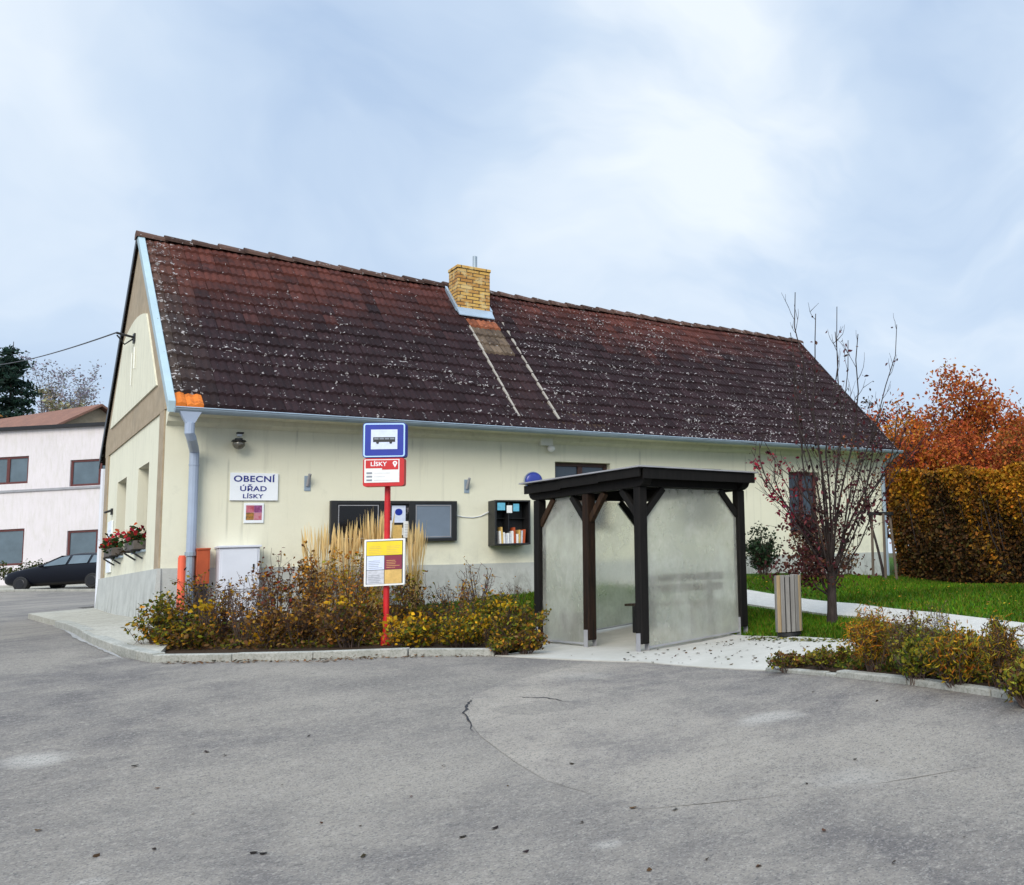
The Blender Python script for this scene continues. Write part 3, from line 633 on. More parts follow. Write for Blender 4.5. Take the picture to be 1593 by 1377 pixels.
sol = gut.modifiers.new('solid', 'SOLIDIFY'); sol.thickness = .004
def downpipe(x, hop, mat, low=True):
    mb = MB(); zt = ZE-.09
    mb.add([(x-.13,-EF-.13,zt),(x+.13,-EF-.13,zt),(x+.13,-EF-.01,zt),(x-.13,-EF-.01,zt),(x-.055,-EF-.12,zt-.17),(x+.055,-EF-.12,zt-.17),(x+.055,-EF-.03,zt-.17),(x-.055,-EF-.03,zt-.17)], [(0,1,2,3),(0,4,5,1),(1,5,6,2),(2,6,7,3),(3,7,4,0),(4,7,6,5)])
    mb.tube([(x, -EF-.075, zt-.16), (x, -EF-.075, zt-.32), (x+.03, -EF-.03, zt-.38), (x+.12, -.17, zt-.50), (x+.14, -.10, zt-.56), (x+.14, -.10, .62+Z0)], .062, 12)
    mb.tube([(x+.14, -.10, 2.0+Z0), (x+.14, -.10, 1.985+Z0)], .069, 12)
    o = mb.build('downpipe', mat, hall, smooth=False)
    m2 = MB(); m2.tube([(x+.14, -.10, .66+Z0), (x+.14, -.10, .60+Z0)], .078, 12); m2.tube([(x+.14, -.10, .61+Z0), (x+.14, -.10, -.5+Z0)], .055, 12); m2.build('drain_shoe', M['zinc'], o)
downpipe(.20, True, M['pipe'])
mb = MB(); mb.tube([(L_+.02, -EF-.07, ZE-.09), (L_-.1, -.2, ZE-.35), (L_-.12, -.1, ZE-.45), (L_-.12, -.1, .5)], .055, 10); mb.build('downpipe', M['zinc'], hall)
mb = MB(); mb.tube([(-.03, W_+.05, ZE-.2), (-.03, W_+.06, .6)], .05, 8); mb.build('downpipe', M['whitebox'], hall)
# pale mortar lines running down the roof from the chimney corners
for xl in (5.24, 6.03):
    mb = MB(); D_ = (W_/2+EF)/16; sg = -.045*math.sin(math.pi*xl/L_)
    for r in range(1, 12 if xl > 5.5 else 11):
        y0, y1 = -EF+D_*r, -EF+D_*(r+1)-.002; w = random.uniform(.012, .022)
        mb.add([(xl-w, y0, zr(y0)+.068+sg), (xl+w, y0, zr(y0)+.068+sg), (xl+w, y1, zr(y1)+.050+sg), (xl-w, y1, zr(y1)+.050+sg), (xl-w-.01, y0, zr(y0)+sg-.01), (xl+w+.01, y0, zr(y0)+sg-.01), (xl+w+.01, y1+.01, zr(y1)+sg-.01), (xl-w-.01, y1+.01, zr(y1)+sg-.01)], [(0,1,2,3),(4,5,1,0),(5,6,2,1),(6,7,3,2),(7,4,0,3)])
    mb.build('mortar_line', M['cement'], hall)
# chimney
ch = MB(); ch.box((5.15, 2.60, 5.3+Z0), (5.82, 3.12, 6.72+Z0)); ch.box((5.135, 2.585, 6.722+Z0), (5.835, 3.135, 6.79+Z0)); cho = ch.build('chimney', M['brick'], hall, bevel=.006)
fl = MB(); z1 = zr(2.6)
fl.prism([(5.12, 2.585, z1+.10), (5.12, 2.597, z1+.10), (5.12, 2.597, z1+.02), (5.12, 2.42, zr(2.42)+.055), (5.12, 2.42, zr(2.42)+.075)], (.73, 0, 0))
for xa, xb in ((5.10, 5.145), (5.825, 5.87)): fl.prism([(xa, 2.58, zr(2.58)+.03), (xa, 3.2, zr(3.2)+.03), (xa, 3.2, zr(3.2)+.13), (xa, 2.58, zr(2.58)+.13)], (xb-xa, 0, 0))
fl.build('flashing', M['zinc'], cho)
fp = MB(); fp.tube([(5.60, 2.86, 6.79+Z0), (5.60, 2.86, 7.12+Z0)], .045, 12); fp.build('flue_pipe', M['zinc'], cho)
# windows
def win(P, u0, u1, v0, v1, frame, sill=True, mull=1, pane=M['pane'], parent=hall, transom=None, w=.07):
    """P(u, v, d): d into the wall"""
    f = MB()
    def bx(a, b, c, d, e0, e1):
        pts = [P(a,c,e0),P(b,c,e0),P(b,d,e0),P(a,d,e0),P(a,c,e1),P(b,c,e1),P(b,d,e1),P(a,d,e1)]
        f.add(pts, [(0,1,2,3),(7,6,5,4),(0,4,5,1),(1,5,6,2),(2,6,7,3),(3,7,4,0)])
    bx(u0,u0+w,v0,v1,0,.06); bx(u1-w,u1,v0,v1,0,.06); bx(u0+w,u1-w,v0,v0+w,0,.06); bx(u0+w,u1-w,v1-w,v1,0,.06)
    for i in range(mull): c = u0+(u1-u0)*(i+1)/(mull+1); bx(c-w*.7,c+w*.7,v0+w,v1-w,-.006,.06)
    if transom: bx(u0+w, u1-w, transom-w*.4, transom+w*.4, .004, .055)
    o = f.build('window', frame, parent, bevel=.006)
    g = MB(); g.quad(P(u0+w*.5,v0+w*.5,.035),P(u1-w*.5,v0+w*.5,.035),P(u1-w*.5,v1-w*.5,.035),P(u0+w*.5,v1-w*.5,.035)); g.build('pane', pane, o)
    return o
for i, (u0, u1, v0, v1) in enumerate(FH):
    win(lambda u, v, d: (u, .20+d-.06, v), u0+.004, u1-.004, v0+.004, v1-.004, M['windowbrown'] if i < 2 else M['redbrown'], mull=1, transom=v1-.42)
    s = MB(); s.box((u0-.04, -.05, v0-.035), (u1+.04, .13, v0-.003)); s.build('sill', M['windowbrown'] if i < 2 else M['tan'], hall)
for u0, u1, v0, v1 in GH:
    win(lambda u, v, d: (.30+d-.06, u, v), u0+.004, u1-.004, v0+.004, v1-.004, M['windowbrown'], mull=1, transom=v1-.45)
    s = MB(); s.box((-.05, u0-.03, v0-.035), (.23, u1+.03, v0-.003)); s.build('sill', M['zinc'], hall)
# ------------------------------------------------------------------ things on the front wall
def wt(name, label, cat, x, z, y=0., group=None): return empty(name, (x, y, z), 0, label, cat, group)
def text_mesh(body, size, mat, name, parent, loc, rot, off=0., align='CENTER', ext=.0015, sx=1., spacing=1.):
    c = bpy.data.curves.new(name, 'FONT'); c.body = body; c.size = size; c.align_x = align; c.align_y = 'CENTER'; c.extrude = ext; c.offset = off; c.space_character = spacing
    t = bpy.data.objects.new(name+'_tmp', c); COL.objects.link(t); bpy.context.view_layer.update()
    me = bpy.data.meshes.new_from_object(t.evaluated_get(bpy.context.evaluated_depsgraph_get())); COL.objects.unlink(t); bpy.data.objects.remove(t)
    me.materials.clear(); me.materials.append(mat); me.name = name
    o = bpy.data.objects.new(name, me); o.matrix_basis = Matrix.Translation(Vector(loc))@Matrix.Rotation(rot[2], 4, 'Z')@Matrix.Rotation(rot[0], 4, 'X')@Matrix.Diagonal((sx, 1, 1, 1))
    link(o); o.parent = parent; o.matrix_parent_inverse = Wm(parent).inverted() if parent is not None else Matrix()
    return o
FR = (R(90), 0, 0)
def serif(mb, x, z, w): mb.box((x-w/2, -.0335, z-.004), (x+w/2, -.032, z+.004))
# name board
s = wt('name_board', 'white name board with navy lettering on the cream wall', 'sign', 1.12, 1.47+Z0)
mb = MB(); mb.box((.81, -.030, 1.455+Z0), (1.445, -.004, 1.895+Z0)); mb.build('board', M['white'], s, bevel=.004)
text_mesh('OBECNÍ', .134, M['navy'], 'lettering', s, (1.125, -.032, 1.796+Z0), FR, .0030, sx=1.06, spacing=1.08)
text_mesh('ÚŘAD', .112, M['navy'], 'lettering', s, (1.115, -.032, 1.640+Z0), FR, .0021, sx=1.12, spacing=1.06)
text_mesh('LÍSKY', .092, M['navy'], 'lettering', s, (1.11, -.032, 1.520+Z0), FR, .0018, sx=1.12, spacing=1.08)
# little four-colour placard
s = wt('placard', 'small white placard with four red and purple picture fields under the name board', 'placard', 1.13, 1.1+Z0)
mb = MB(); mb.box((1.0, -.020, 1.095+Z0), (1.265, -.004, 1.415+Z0)); mb.build('board', M['white'], s, bevel=.006)
mt = []
for nm, c1, c2 in (('pink_print', (.38, .06, .09), (.52, .16, .20)), ('purple_print', (.20, .04, .13), (.34, .10, .26)), ('olive_print', (.10, .07, .03), (.40, .18, .03)), ('rose_print', (.42, .06, .10), (.52, .22, .26))):
    t = NT(nm); t.col(t.ramp(t.noise(18, 3), .4, .6, c1, c2)); t.rough(.5); mt.append(t.mat)
for i in range(4):
    mb = MB(); x = 1.028+(i % 2)*.106; z = 1.262+Z0-(i//2)*.118; mb.box((x, -.0225, z-.0), (x+.104, -.0205, z+.116)); mb.build('picture_field', mt[i], s)
# floodlight and its box
s = wt('floodlight', 'dark globe floodlight with a black hood high on the wall above the name board', 'lamp', .88, 2.3+Z0)
mb = MB(); mb.box((.855, -.06, 2.36+Z0), (.925, -.003, 2.44+Z0)); mb.tube([(.89, -.05, 2.40+Z0), (.89, -.13, 2.385+Z0)], .022, 8); mb.build('bracket', M['black'], s)
mb = MB(); mb.sphere((.885, -.15, 2.335+Z0), .082, 18, 12); mb.build('globe', M['lampdark'], s, smooth=True)
mb = MB(); mb.cyl((.885, -.15), .10, 2.375+Z0, 2.40+Z0, 18, r2=.085); mb.cyl((.885, -.15), .05, 2.401+Z0, 2.43+Z0, 12); mb.build('hood', M['black'], s)
s = wt('motion_sensor', 'small grey sensor box just above the floodlight', 'sensor', .92, 2.47+Z0)
mb = MB(); mb.box((.88, -.05, 2.475+Z0), (.945, -.003, 2.515+Z0)); mb.build('housing', M['whitebox'], s, bevel=.006); mb = MB(); mb.box((.872, -.085, 2.517+Z0), (.962, -.003, 2.54+Z0)); mb.build('cover', M['black'], s, bevel=.006)
# flag holders
def flag_holder(x, z, label):
    s = wt('flag_holder', label, 'bracket', x, z-.14, group='metal flag holders on the front wall')
    mb = MB(); mb.box((x-.045, -.012, z-.14), (x+.045, -.003, z+.11)); mb.build('plate', M['zinc'], s, bevel=.003)
    mb = MB(); mb.tube([(x, -.02, z-.06), (x+.008, -.12, z+.13)], .023, 10); mb.build('socket', M['greyroof'], s)
flag_holder(1.855, 1.76+Z0, 'grey flag holder between the name board and the bus sign'); flag_holder(4.375, 1.75+Z0, 'grey flag holder above the gap between notice board and book cabinet')
# notice board: three glazed sections
s = wt('notice_board', 'wide black three part notice board with papers in its middle section', 'notice board', 3.18, .74+Z0)
bx0, bx1, bz0, bz1 = 2.18, 4.18, .735+Z0, 1.455+Z0
mb = MB(); mb.box((bx0, -.035, bz0), (bx1, -.004, bz1)); mb.build('back_panel', M['black'], s)
mb = MB()
for a, b in ((bx0, bx0+.10), (bx0+.735, bx0+.795), (bx1-.80, bx1-.70), (bx1-.085, bx1)): mb.box((a, -.085, bz0), (b, -.0355, bz1))
for a, b in ((bz0, bz0+.055), (bz1-.055, bz1)):
    for p, q in ((bx0+.10, bx0+.735), (bx0+.795, bx1-.80), (bx1-.70, bx1-.085)): mb.box((p, -.085, a), (q, -.0355, b))
mb.build('frame', M['black'], s, bevel=.004)
for p, q, m in ((bx0+.10, bx0+.735, 'darkpane'), (bx1-.70, bx1-.085, 'greypane')):
    mb = MB(); mb.quad((p, -.060, bz0+.055), (q, -.060, bz0+.055), (q, -.060, bz1-.055), (p, -.060, bz1-.055)); mb.build('pane', M[m], s)
    mb = MB(); e = .014; a, b = bz0+.072, bz1-.072; p += .012; q -= .012
    mb.box((p, -.070, a), (p+e, -.061, b)); mb.box((q-e, -.070, a), (q, -.061, b)); mb.box((p+e, -.070, a), (q-e, -.061, a+e)); mb.box((p+e, -.070, b-e), (q-e, -.061, b)); mb.build('glazing_bead', M['greyroof'], s)
bl = NT('black_photo_print'); bl.col(bl.ramp(bl.noise(14, 4, .7), .5, .62, (.012, .011, .012), (.42, .38, .40))); bl.rough(.4); M['blackphoto'] = bl.mat
pmid = bx0+.80
for x, z, w, h, m in ((0, .43, .13, .24, 'blackphoto'), (.135, .34, .22, .30, 'palesheet'), (.36, .42, .17, .24, 'blackphoto'), (.01, .08, .13, .30, 'paper'), (.15, .06, .15, .24, 'tansheet'), (.155, .12, .16, .13, 'paper'), (.32, .075, .20, .29, 'paper')):
    mb = MB(); yy = -.039-random.uniform(0, .006); mb.box((pmid+x, yy-.0015, bz0+z), (pmid+x+w, yy, bz0+z+h)); sh = mb.build('poster', M[m], s)
    if m == 'palesheet': mb = MB(); mb.add([(pmid+x+w*.5+.06*math.cos(t), yy-.003, bz0+z+h*.62+.06*math.sin(t)) for t in np.linspace(0, 2*math.pi, 20, endpoint=False)], [tuple(range(20))]); mb.build('emblem', M['blue'], sh)
    if m == 'paper': mb = MB(); [mb.box((pmid+x+.02, yy-.003, bz0+z+.03+k*.028), (pmid+x+w*random.uniform(.6, .88), yy-.0016, bz0+z+.036+k*.028)) for k in range(int((h-.05)/.028))]; mb.build('print', M['greytext'], sh)
# cable from the board to the cabinet
mb = MB(); mb.tube([(bx1, -.03, 1.20+Z0), (4.3, -.012, 1.17+Z0), (4.48, -.01, 1.155+Z0), (4.62, -.01, 1.18+Z0), (4.78, -.03, 1.27+Z0)], .008, 6)
tag(mb.build('cable', M['whitebox']), 'thin grey cable sagging along the wall between notice board and book cabinet', 'cable')
# book cabinet
s = wt('book_cabinet', 'open black book cabinet on the wall left of the bus shelter', 'cabinet', 5.1, .62+Z0)
cx0, cx1, cz0, cz1, cy = 4.76, 5.42, .62+Z0, 1.46+Z0, -.32
mb = MB(); mb.box((cx0, cy, cz0), (cx0+.03, -.004, cz1)); mb.box((cx1-.03, cy, cz0), (cx1, -.004, cz1)); mb.box((cx0+.03, cy, cz0), (cx1-.03, -.004, cz0+.03)); mb.box((cx0+.03, cy, cz1-.03), (cx1-.03, -.004, cz1)); mb.box((cx0+.03, -.02, cz0+.03), (cx1-.03, -.004, cz1-.03)); mb.build('case', M['black'], s, bevel=.004)
mb = MB(); mb.box((cx0+.25, cy+.02, cz0+.27), (cx0+.265, -.021, cz1-.031)); mb.build('divider', M['darkmetal'], s)
mb = MB(); mb.box((cx0+.032, -.12, cz0+.50), (cx1-.032, -.021, cz0+.515)); mb.build('shelf', M['black'], s)
for x, z, w, m in ((.05, .65, .14, 'cyan'), (.22, .60, .10, 'paper'), (.34, .63, .11, 'cyan')): mb = MB(); mb.box((cx0+x, cy+.012, cz0+z), (cx0+x+w, cy+.016, cz0+z+.14)); mb.build('card', M[m], s)
bcols = [('white', 'paper', 6), ('pale grey', 'greysheet', 5), ('tan', 'tansheet', 2), ('orange brown', 'rust', 2)]
x = cx0+.10; seq = ['paper', 'tansheet', 'paper', 'greysheet', 'paper', 'greysheet', 'paper', 'rust', 'paper', 'tansheet', 'greysheet', 'rust']
desc = dict(paper='white paperback standing in the open book cabinet', tansheet='tan book leaning in the open book cabinet', greysheet='pale grey book standing in the open book cabinet', rust='orange brown book standing in the open book cabinet')
for i, m in enumerate(seq):
    w = random.uniform(.030, .046); h = random.uniform(.17, .25)+(.06 if m in ('tansheet', 'rust') else 0); tl = random.uniform(-.12, .12)
    Mx = Matrix.Translation((x, cy+.03, cz0+.032))@Matrix.Rotation(tl*.5, 4, 'Y')
    mb = MB(); mb.box((0, 0, 0), (w*.94, .15, h), M=Mx); mb.box((w*.08, .004, h), (w*.86, .148, h+.001), M=Mx)
    tag(mb.build('book', M[m], bevel=.003), desc[m], 'book', {'paper': 'white paperbacks', 'tansheet': 'tan books', 'greysheet': 'pale grey books', 'rust': 'orange brown books'}[m]+' in the cabinet'); x += w+.004
# globe lamp by its white conduit box
s = wt('globe_lamp', 'white globe wall lamp under the eaves left of the first window', 'lamp', 5.9, 2.45+Z0)
mb = MB(); mb.box((5.72, -.12, 2.56+Z0), (5.96, -.003, 2.70+Z0)); mb.build('junction_box', M['offwhite'], s, bevel=.008); mb = MB(); mb.sphere((5.93, -.10, 2.50+Z0), .075, 18, 12); mb.build('globe', M['opal'], s, smooth=True); mb = MB(); mb.tube([(5.93, -.06, 2.58+Z0), (5.93, -.06, 2.545+Z0)], .03, 10); mb.build('neck', M['offwhite'], s)
# blue half round cover
s = wt('blue_dome', 'round blue dome sign on the wall showing over the shelter roof', 'sign', 5.62, 1.66+Z0)
mb = MB(); mb.sphere((5.60, -.06, 1.86+Z0), .165, 24, 12, sc=(1, .35, 1)); mb.build('face', M['bluedome'], s, smooth=True); mb = MB(); mb.tube([(5.60+.17*math.cos(t), -.03, 1.86+Z0+.17*math.sin(t)) for t in np.linspace(0, 2*math.pi, 25)], .012, 6); mb.build('rim', M['zinc'], s)
# utility cabinet, red box, orange pipe
def gz(x, y): return h1(x, y)
s = wt('utility_cabinet', 'tall white utility cabinet standing against the wall behind the dry shrubs', 'cabinet', .9, gz(.9, -.2), -.2)
mb = MB(); mb.box((.66, -.30, .02+Z0), (1.17, -.01, .70+Z0)); mb.build('body', M['whitebox'], s, bevel=.006)
mb = MB(); mb.box((.64, -.33, .701+Z0), (1.19, -.005, .735+Z0)); mb.build('roof', M['whitebox'], s, bevel=.006)
mb = MB(); mb.box((.67, -.29, gz(.9, -.2)-.1), (1.16, -.02, .018+Z0)); mb.build('plinth', M['whitebox'], s)
mb = MB(); mb.box((.69, -.312, .06+Z0), (1.14, -.302, .67+Z0)); dd = mb.build('door', M['whitebox'], s, bevel=.003); mb = MB(); mb.box((1.08, -.325, .36+Z0), (1.10, -.313, .44+Z0)); mb.build('handle', M['darkmetal'], dd)
s = wt('red_box', 'orange brown metal box beside the downpipe foot', 'box', .47, .16+Z0)
mb = MB(); mb.box((.40, -.20, .17+Z0), (.56, -.01, .70+Z0)); mb.build('body', M['rust'], s, bevel=.005); mb = MB(); mb.box((.395, -.215, .685+Z0), (.565, -.005, .712+Z0)); mb.build('lid', M['rust'], s, bevel=.004); mb = MB(); mb.box((.42, -.206, .2+Z0), (.54, -.201, .66+Z0)); mb.build('door', M['rust'], s)
mb = MB(); mb.box((.41, -.15, gz(.47, -.1)-.1), (.55, -.05, .168+Z0)); mb.build('leg', M['darkmetal'], s)
s = wt('marker_post', 'faded salmon orange marker post left of the downpipe', 'post', .22, gz(.22, -.35), -.35)
mb = MB(); mb.cyl((.19, -.42), .048, gz(.2, -.4)+.28, .575+Z0, 14); mb.cyl((.19, -.42), .040, .576+Z0, .60+Z0, 14); mb.build('sleeve', M['salmon'], s); mb = MB(); mb.cyl((.19, -.42), .03, gz(.2, -.4)-.1, gz(.2, -.4)+.278, 10); mb.build('pole', M['zinc'], s)
# ------------------------------------------------------------------ things on the gable
def flower_box(y0, y1, z, label, seed):
    g_ = 'flower boxes on the gable windows'; s = empty('flower_box', (-.12, (y0+y1)/2, z), 0, label, 'flower box', g_); rng = np.random.default_rng(seed)
    mb = MB(); mb.box((-.15, y0+.12, z+.05), (.02, y1-.12, z+.19)); mb.build('box', M['darkbox'], s, bevel=.01)
    mb = MB()
    for y in (y0+.25, y1-.25): mb = MB(); mb.beam((-.01, y, z+.035), (-.17, y, z+.035), .03, .025); mb.beam((-.012, y, z-.10), (-.16, y, z+.02), .025, .025); mb.build('bracket', M['darkmetal'], s)
    n = 260; P = np.c_[rng.normal(-.09, .06, n), rng.uniform(y0+.06, y1-.06, n), z+.20+rng.normal(.04, .075, n)]
    leaves('foliage', P, rng.uniform(.04, .08, n), pick([(.02, .05, .012), (.035, .075, .02), (.05, .03, .012)], n), M['leaf'], s, .8)
    n = 55; P = np.c_[rng.normal(-.10, .07, n), rng.uniform(y0+.06, y1-.06, n), z+.27+rng.normal(.05, .075, n)]
    tag(leaves('geranium_blooms', P, rng.uniform(.05, .08, n), pick([(.36, .014, .02), (.45, .03, .03), (.28, .012, .03), (.40, .07, .02)], n), M['leaf'], s, .95), kind='stuff')
flower_box(3.95, 5.25, .74+Z0, 'flower box with red geraniums at the far gable window', 3); flower_box(1.42, 2.66, .74+Z0, 'flower box with red geraniums at the near gable window', 4)
s = empty('wall_notice', (-.01, 5.6, .5+Z0), 0, 'tall white notice panel on the gable beyond the flower boxes', 'notice')
mb = MB(); mb.box((-.03, 5.42, .52+Z0), (-.003, 5.98, 1.5+Z0)); mb.build('panel', M['white'], s, bevel=.004)
mb = MB(); [mb.box((-.033, 5.48, .7+Z0+k*.1), (-.0305, 5.48+random.uniform(.25, .42), .73+Z0+k*.1)) for k in range(7)]; mb.build('print', M['palesheet'], s)
s = empty('gable_lamp', (-.02, 5.6, 1.62+Z0), 0, 'small dark lamp above the white notice on the gable', 'lamp')
mb = MB(); mb.box((-.03, 5.58, 1.62+Z0), (-.003, 5.68, 1.74+Z0)); mb.build('bracket', M['darkmetal'], s); mb = MB(); mb.beam((-.03, 5.63, 1.70+Z0), (-.12, 5.63, 1.66+Z0), .12, .04); mb.build('shade', M['black'], s, bevel=.01)
# cable bracket and overhead line
bz = 4.62+Z0
s = empty('cable_bracket', (-.03, 3.3, bz), 0, 'dark cable bracket high on the gable', 'bracket')
mb = MB(); mb.box((-.07, 3.2, bz-.10), (-.046, 3.36, bz+.06)); mb.build('plate', M['darkmetal'], s); mb = MB(); mb.tube([(-.07, 3.28, bz), (-.30, 3.28, bz+.05)], .022, 8); mb.tube([(-.06, 3.28, bz-.02), (-.16, 3.5, bz-.10), (-.28, 3.35, bz+.02)], .014, 6); mb.build('arm', M['darkmetal'], s)
mb = MB(); mb.tube([(-.06, 3.1, bz-.22), (-.06, 3.1, bz-.60)], .018, 6); mb.tube([(-.06, 3.42, bz-.26), (-.06, 3.42, bz-.85)], .012, 6); mb.build('conduit', M['offwhite'], s)
a, b = np.array([-.30, 3.28, bz+.05]), dep(-60, 566, 46.); mb = MB(); pts = [a+(b-a)*t+np.array([0, 0, -1.5*4*t*(1-t)*.2]) for t in np.linspace(0, 1, 25)]; mb.tube(pts, .013, 5)
tag(mb.build('overhead_cable', M['cable']), 'dark overhead cable sagging from the gable towards the pink house', 'cable')
# ------------------------------------------------------------------ bus shelter
N_, R_, L3 = dep(1000,1012,12.05), dep(1155,990,13.47), dep(850,1005,13.36)
ux = (R_-N_)[:2]; lu = np.linalg.norm(ux); ux /= lu; uy = np.array([-ux[1], ux[0]]); lv = float((L3-N_)[:2]@uy)
ZB = 1.085+Z0; ZG = float(N_[2])
sh = empty('bus_shelter', (N_[0], N_[1], ZG), math.atan2(ux[1], ux[0]), 'open black timber bus shelter with frosted acrylic panels', 'bus shelter')
def S(u, v, z=0.): return (N_[0]+ux[0]*u+uy[0]*v, N_[1]+ux[1]*u+uy[1]*v, z)
X3 = Vector((ux[0], ux[1], 0)); Y3 = Vector((uy[0], uy[1], 0))
def sbox(mb, u0, u1, v0, v1, z0, z1):
    vs = [S(u0,v0,z0),S(u1,v0,z0),S(u1,v1,z0),S(u0,v1,z0),S(u0,v0,z1),S(u1,v0,z1),S(u1,v1,z1),S(u0,v1,z1)]
    mb.add(vs, [(0,3,2,1),(4,5,6,7),(0,1,5,4),(1,2,6,5),(2,3,7,6),(3,0,4,7)])
pw = .062; vm = lv*.49
for i, (u, v) in enumerate(((0, 0), (lu, 0), (0, lv), (lu, lv), (0, vm))):
    g0 = h1(*S(u, v)[:2])
    mb = MB(); sbox(mb, u-pw, u+pw, v-pw, v+pw, g0+.10, ZB-.001); po = mb.build('post', M['midpost'] if i == 4 else M['blackwood'], sh, bevel=.012)
    mb = MB(); sbox(mb, u-pw-.008, u-pw-.001, v-.04, v+.04, g0-.05, g0+.24); sbox(mb, u+pw+.001, u+pw+.008, v-.04, v+.04, g0-.05, g0+.24); mb.build('post_shoe', M['greyroof'], po)
# top plates, the cut ends are rounded
def plate(mb, u0, v0, u1, v1, w, z0, z1, ext=.17):
    a = np.array([u0, v0]); b = np.array([u1, v1]); d = (b-a)/np.linalg.norm(b-a); n = np.array([-d[1], d[0]])*w/2; l = np.linalg.norm(b-a); h = z1-z0
    prof = [(-ext, z1), (-ext, z0+h*.62), (-ext+.03, z0+h*.28), (-ext+.09, z0+h*.06), (-ext+.15, z0), (l+ext-.15, z0), (l+ext-.09, z0+h*.06), (l+ext-.03, z0+h*.28), (l+ext, z0+h*.62), (l+ext, z1)]
    mb.prism([S(*(a+d*t-n), z) for t, z in prof], np.array(S(*(2*n), 0))-np.array(S(0, 0, 0)))
mb = MB(); plate(mb, 0, 0, 0, lv, .13, ZB, ZB+.145); mb.build('top_plate', M['blackwood'], sh, bevel=.006)
mb = MB(); plate(mb, lu, 0, lu, lv, .13, ZB, ZB+.145); mb.build('top_plate', M['blackwood'], sh, bevel=.006)
mb = MB(); sbox(mb, .067, lu-.067, -.06, .06, ZB+.01, ZB+.143); mb.build('cross_beam', M['blackwood'], sh, bevel=.006)
mb = MB(); sbox(mb, .067, lu-.067, lv-.06, lv+.06, ZB+.01, ZB+.143); mb.build('cross_beam', M['blackwood'], sh, bevel=.006)
for v in (-.10, vm*.5, vm, (vm+lv)/2, lv+.08): mb = MB(); sbox(mb, -.11, lu+.11, v-.03, v+.03, ZB+.148, ZB+.204); mb.build('rafter', M['blackwood'], sh)
for (u, v, du, dv) in ((0,0,1,0),(lu,0,-1,0),(0,lv,1,0),(lu,lv,-1,0),(0,0,0,1),(0,vm,0,1),(0,vm,0,-1),(0,lv,0,-1),(lu,0,0,1),(lu,lv,0,-1)):
    mb = MB(); q = .36; mb.beam(S(u+du*.05, v+dv*.05, ZB-q), S(u+du*q, v+dv*q, ZB-.01), .065, .085, up=(0, 0, 1)); mb.build('brace', M['brownwood'] if (u, v, du, dv) in ((0,lv,0,-1),(0,vm,0,-1)) else M['blackwood'], sh, bevel=.006)
def panel(u0, v0, u1, v1, cut=.33, z0=None):
    a = np.array([u0, v0]); b = np.array([u1, v1]); d = (b-a)/np.linalg.norm(b-a); l = np.linalg.norm(b-a); a = a+d*(pw+.006); l -= 2*pw+.012; n = np.array([-d[1], d[0]])*.004
    zb = h1(*S(*a)[:2])+.06, h1(*S(*(a+d*l))[:2])+.06; zt = ZB-.006; c = min(cut-pw, l*.42)
    P = [(0, zb[0]), (l, zb[1]), (l, zt-c-.06), (l-c, zt), (c, zt), (0, zt-c-.06)]
    mb = MB(); mb.prism([S(*(a+d*t-n), z) for t, z in P], np.array(S(*(2*n), 0))-np.array(S(0, 0, 0))); o = mb.build('panel', M['frost'], sh)
    mb = MB(); e = .022
    for (t0, za), (t1, zb2) in ((P[0], P[1]),):
        mb.beam(S(*(a+d*t0), za-.012), S(*(a+d*t1), zb2-.012), .03, e)
    mb.build('panel_rail', M['greyroof'], sh); return o
panel(0, 0, lu, 0); panel(0, vm, 0, lv); panel(0, lv, lu, lv); panel(lu, 0, lu, lv)
# roof: boarded deck with three stepped fascia boards, grey sheet on top
zt = ZB+.205; ov = .14
mb = MB(); sbox(mb, -ov+.03, lu+ov-.03, -ov-.06, lv+ov-.06, zt+.001, zt+.022); mb.build('roof_deck', M['blackwood'], sh)
ys = np.linspace(-ov-.06, lv+ov+.02, 4)
for i in range(3): mb = MB(); d = .012*(2-i); sbox(mb, -ov-.004-d, -ov+.024-d, ys[i]+.002, ys[i+1]-.002, zt-.085-.012*i, zt+.028-.010*i); mb.build('fascia', M['blackwood'], sh)
mb = MB(); sbox(mb, lu+ov-.024, lu+ov+.004, -ov-.06, lv+ov, zt-.10, zt+.026); mb.build('fascia', M['blackwood'], sh)
mb = MB(); sbox(mb, -ov+.022, lu+ov-.026, -ov-.085, -ov-.061, zt-.11, zt+.026); mb.build('fascia', M['blackwood'], sh); mb = MB(); sbox(mb, -ov+.022, lu+ov-.026, lv+ov-.05, lv+ov-.026, zt-.10, zt+.026); mb.build('fascia', M['blackwood'], sh)
mb = MB(); sbox(mb, -ov-.06, lu+ov+.03, -ov-.115, lv+ov+.06, zt+.034, zt+.052); mb.build('roof_sheet', M['greyroof'], sh)
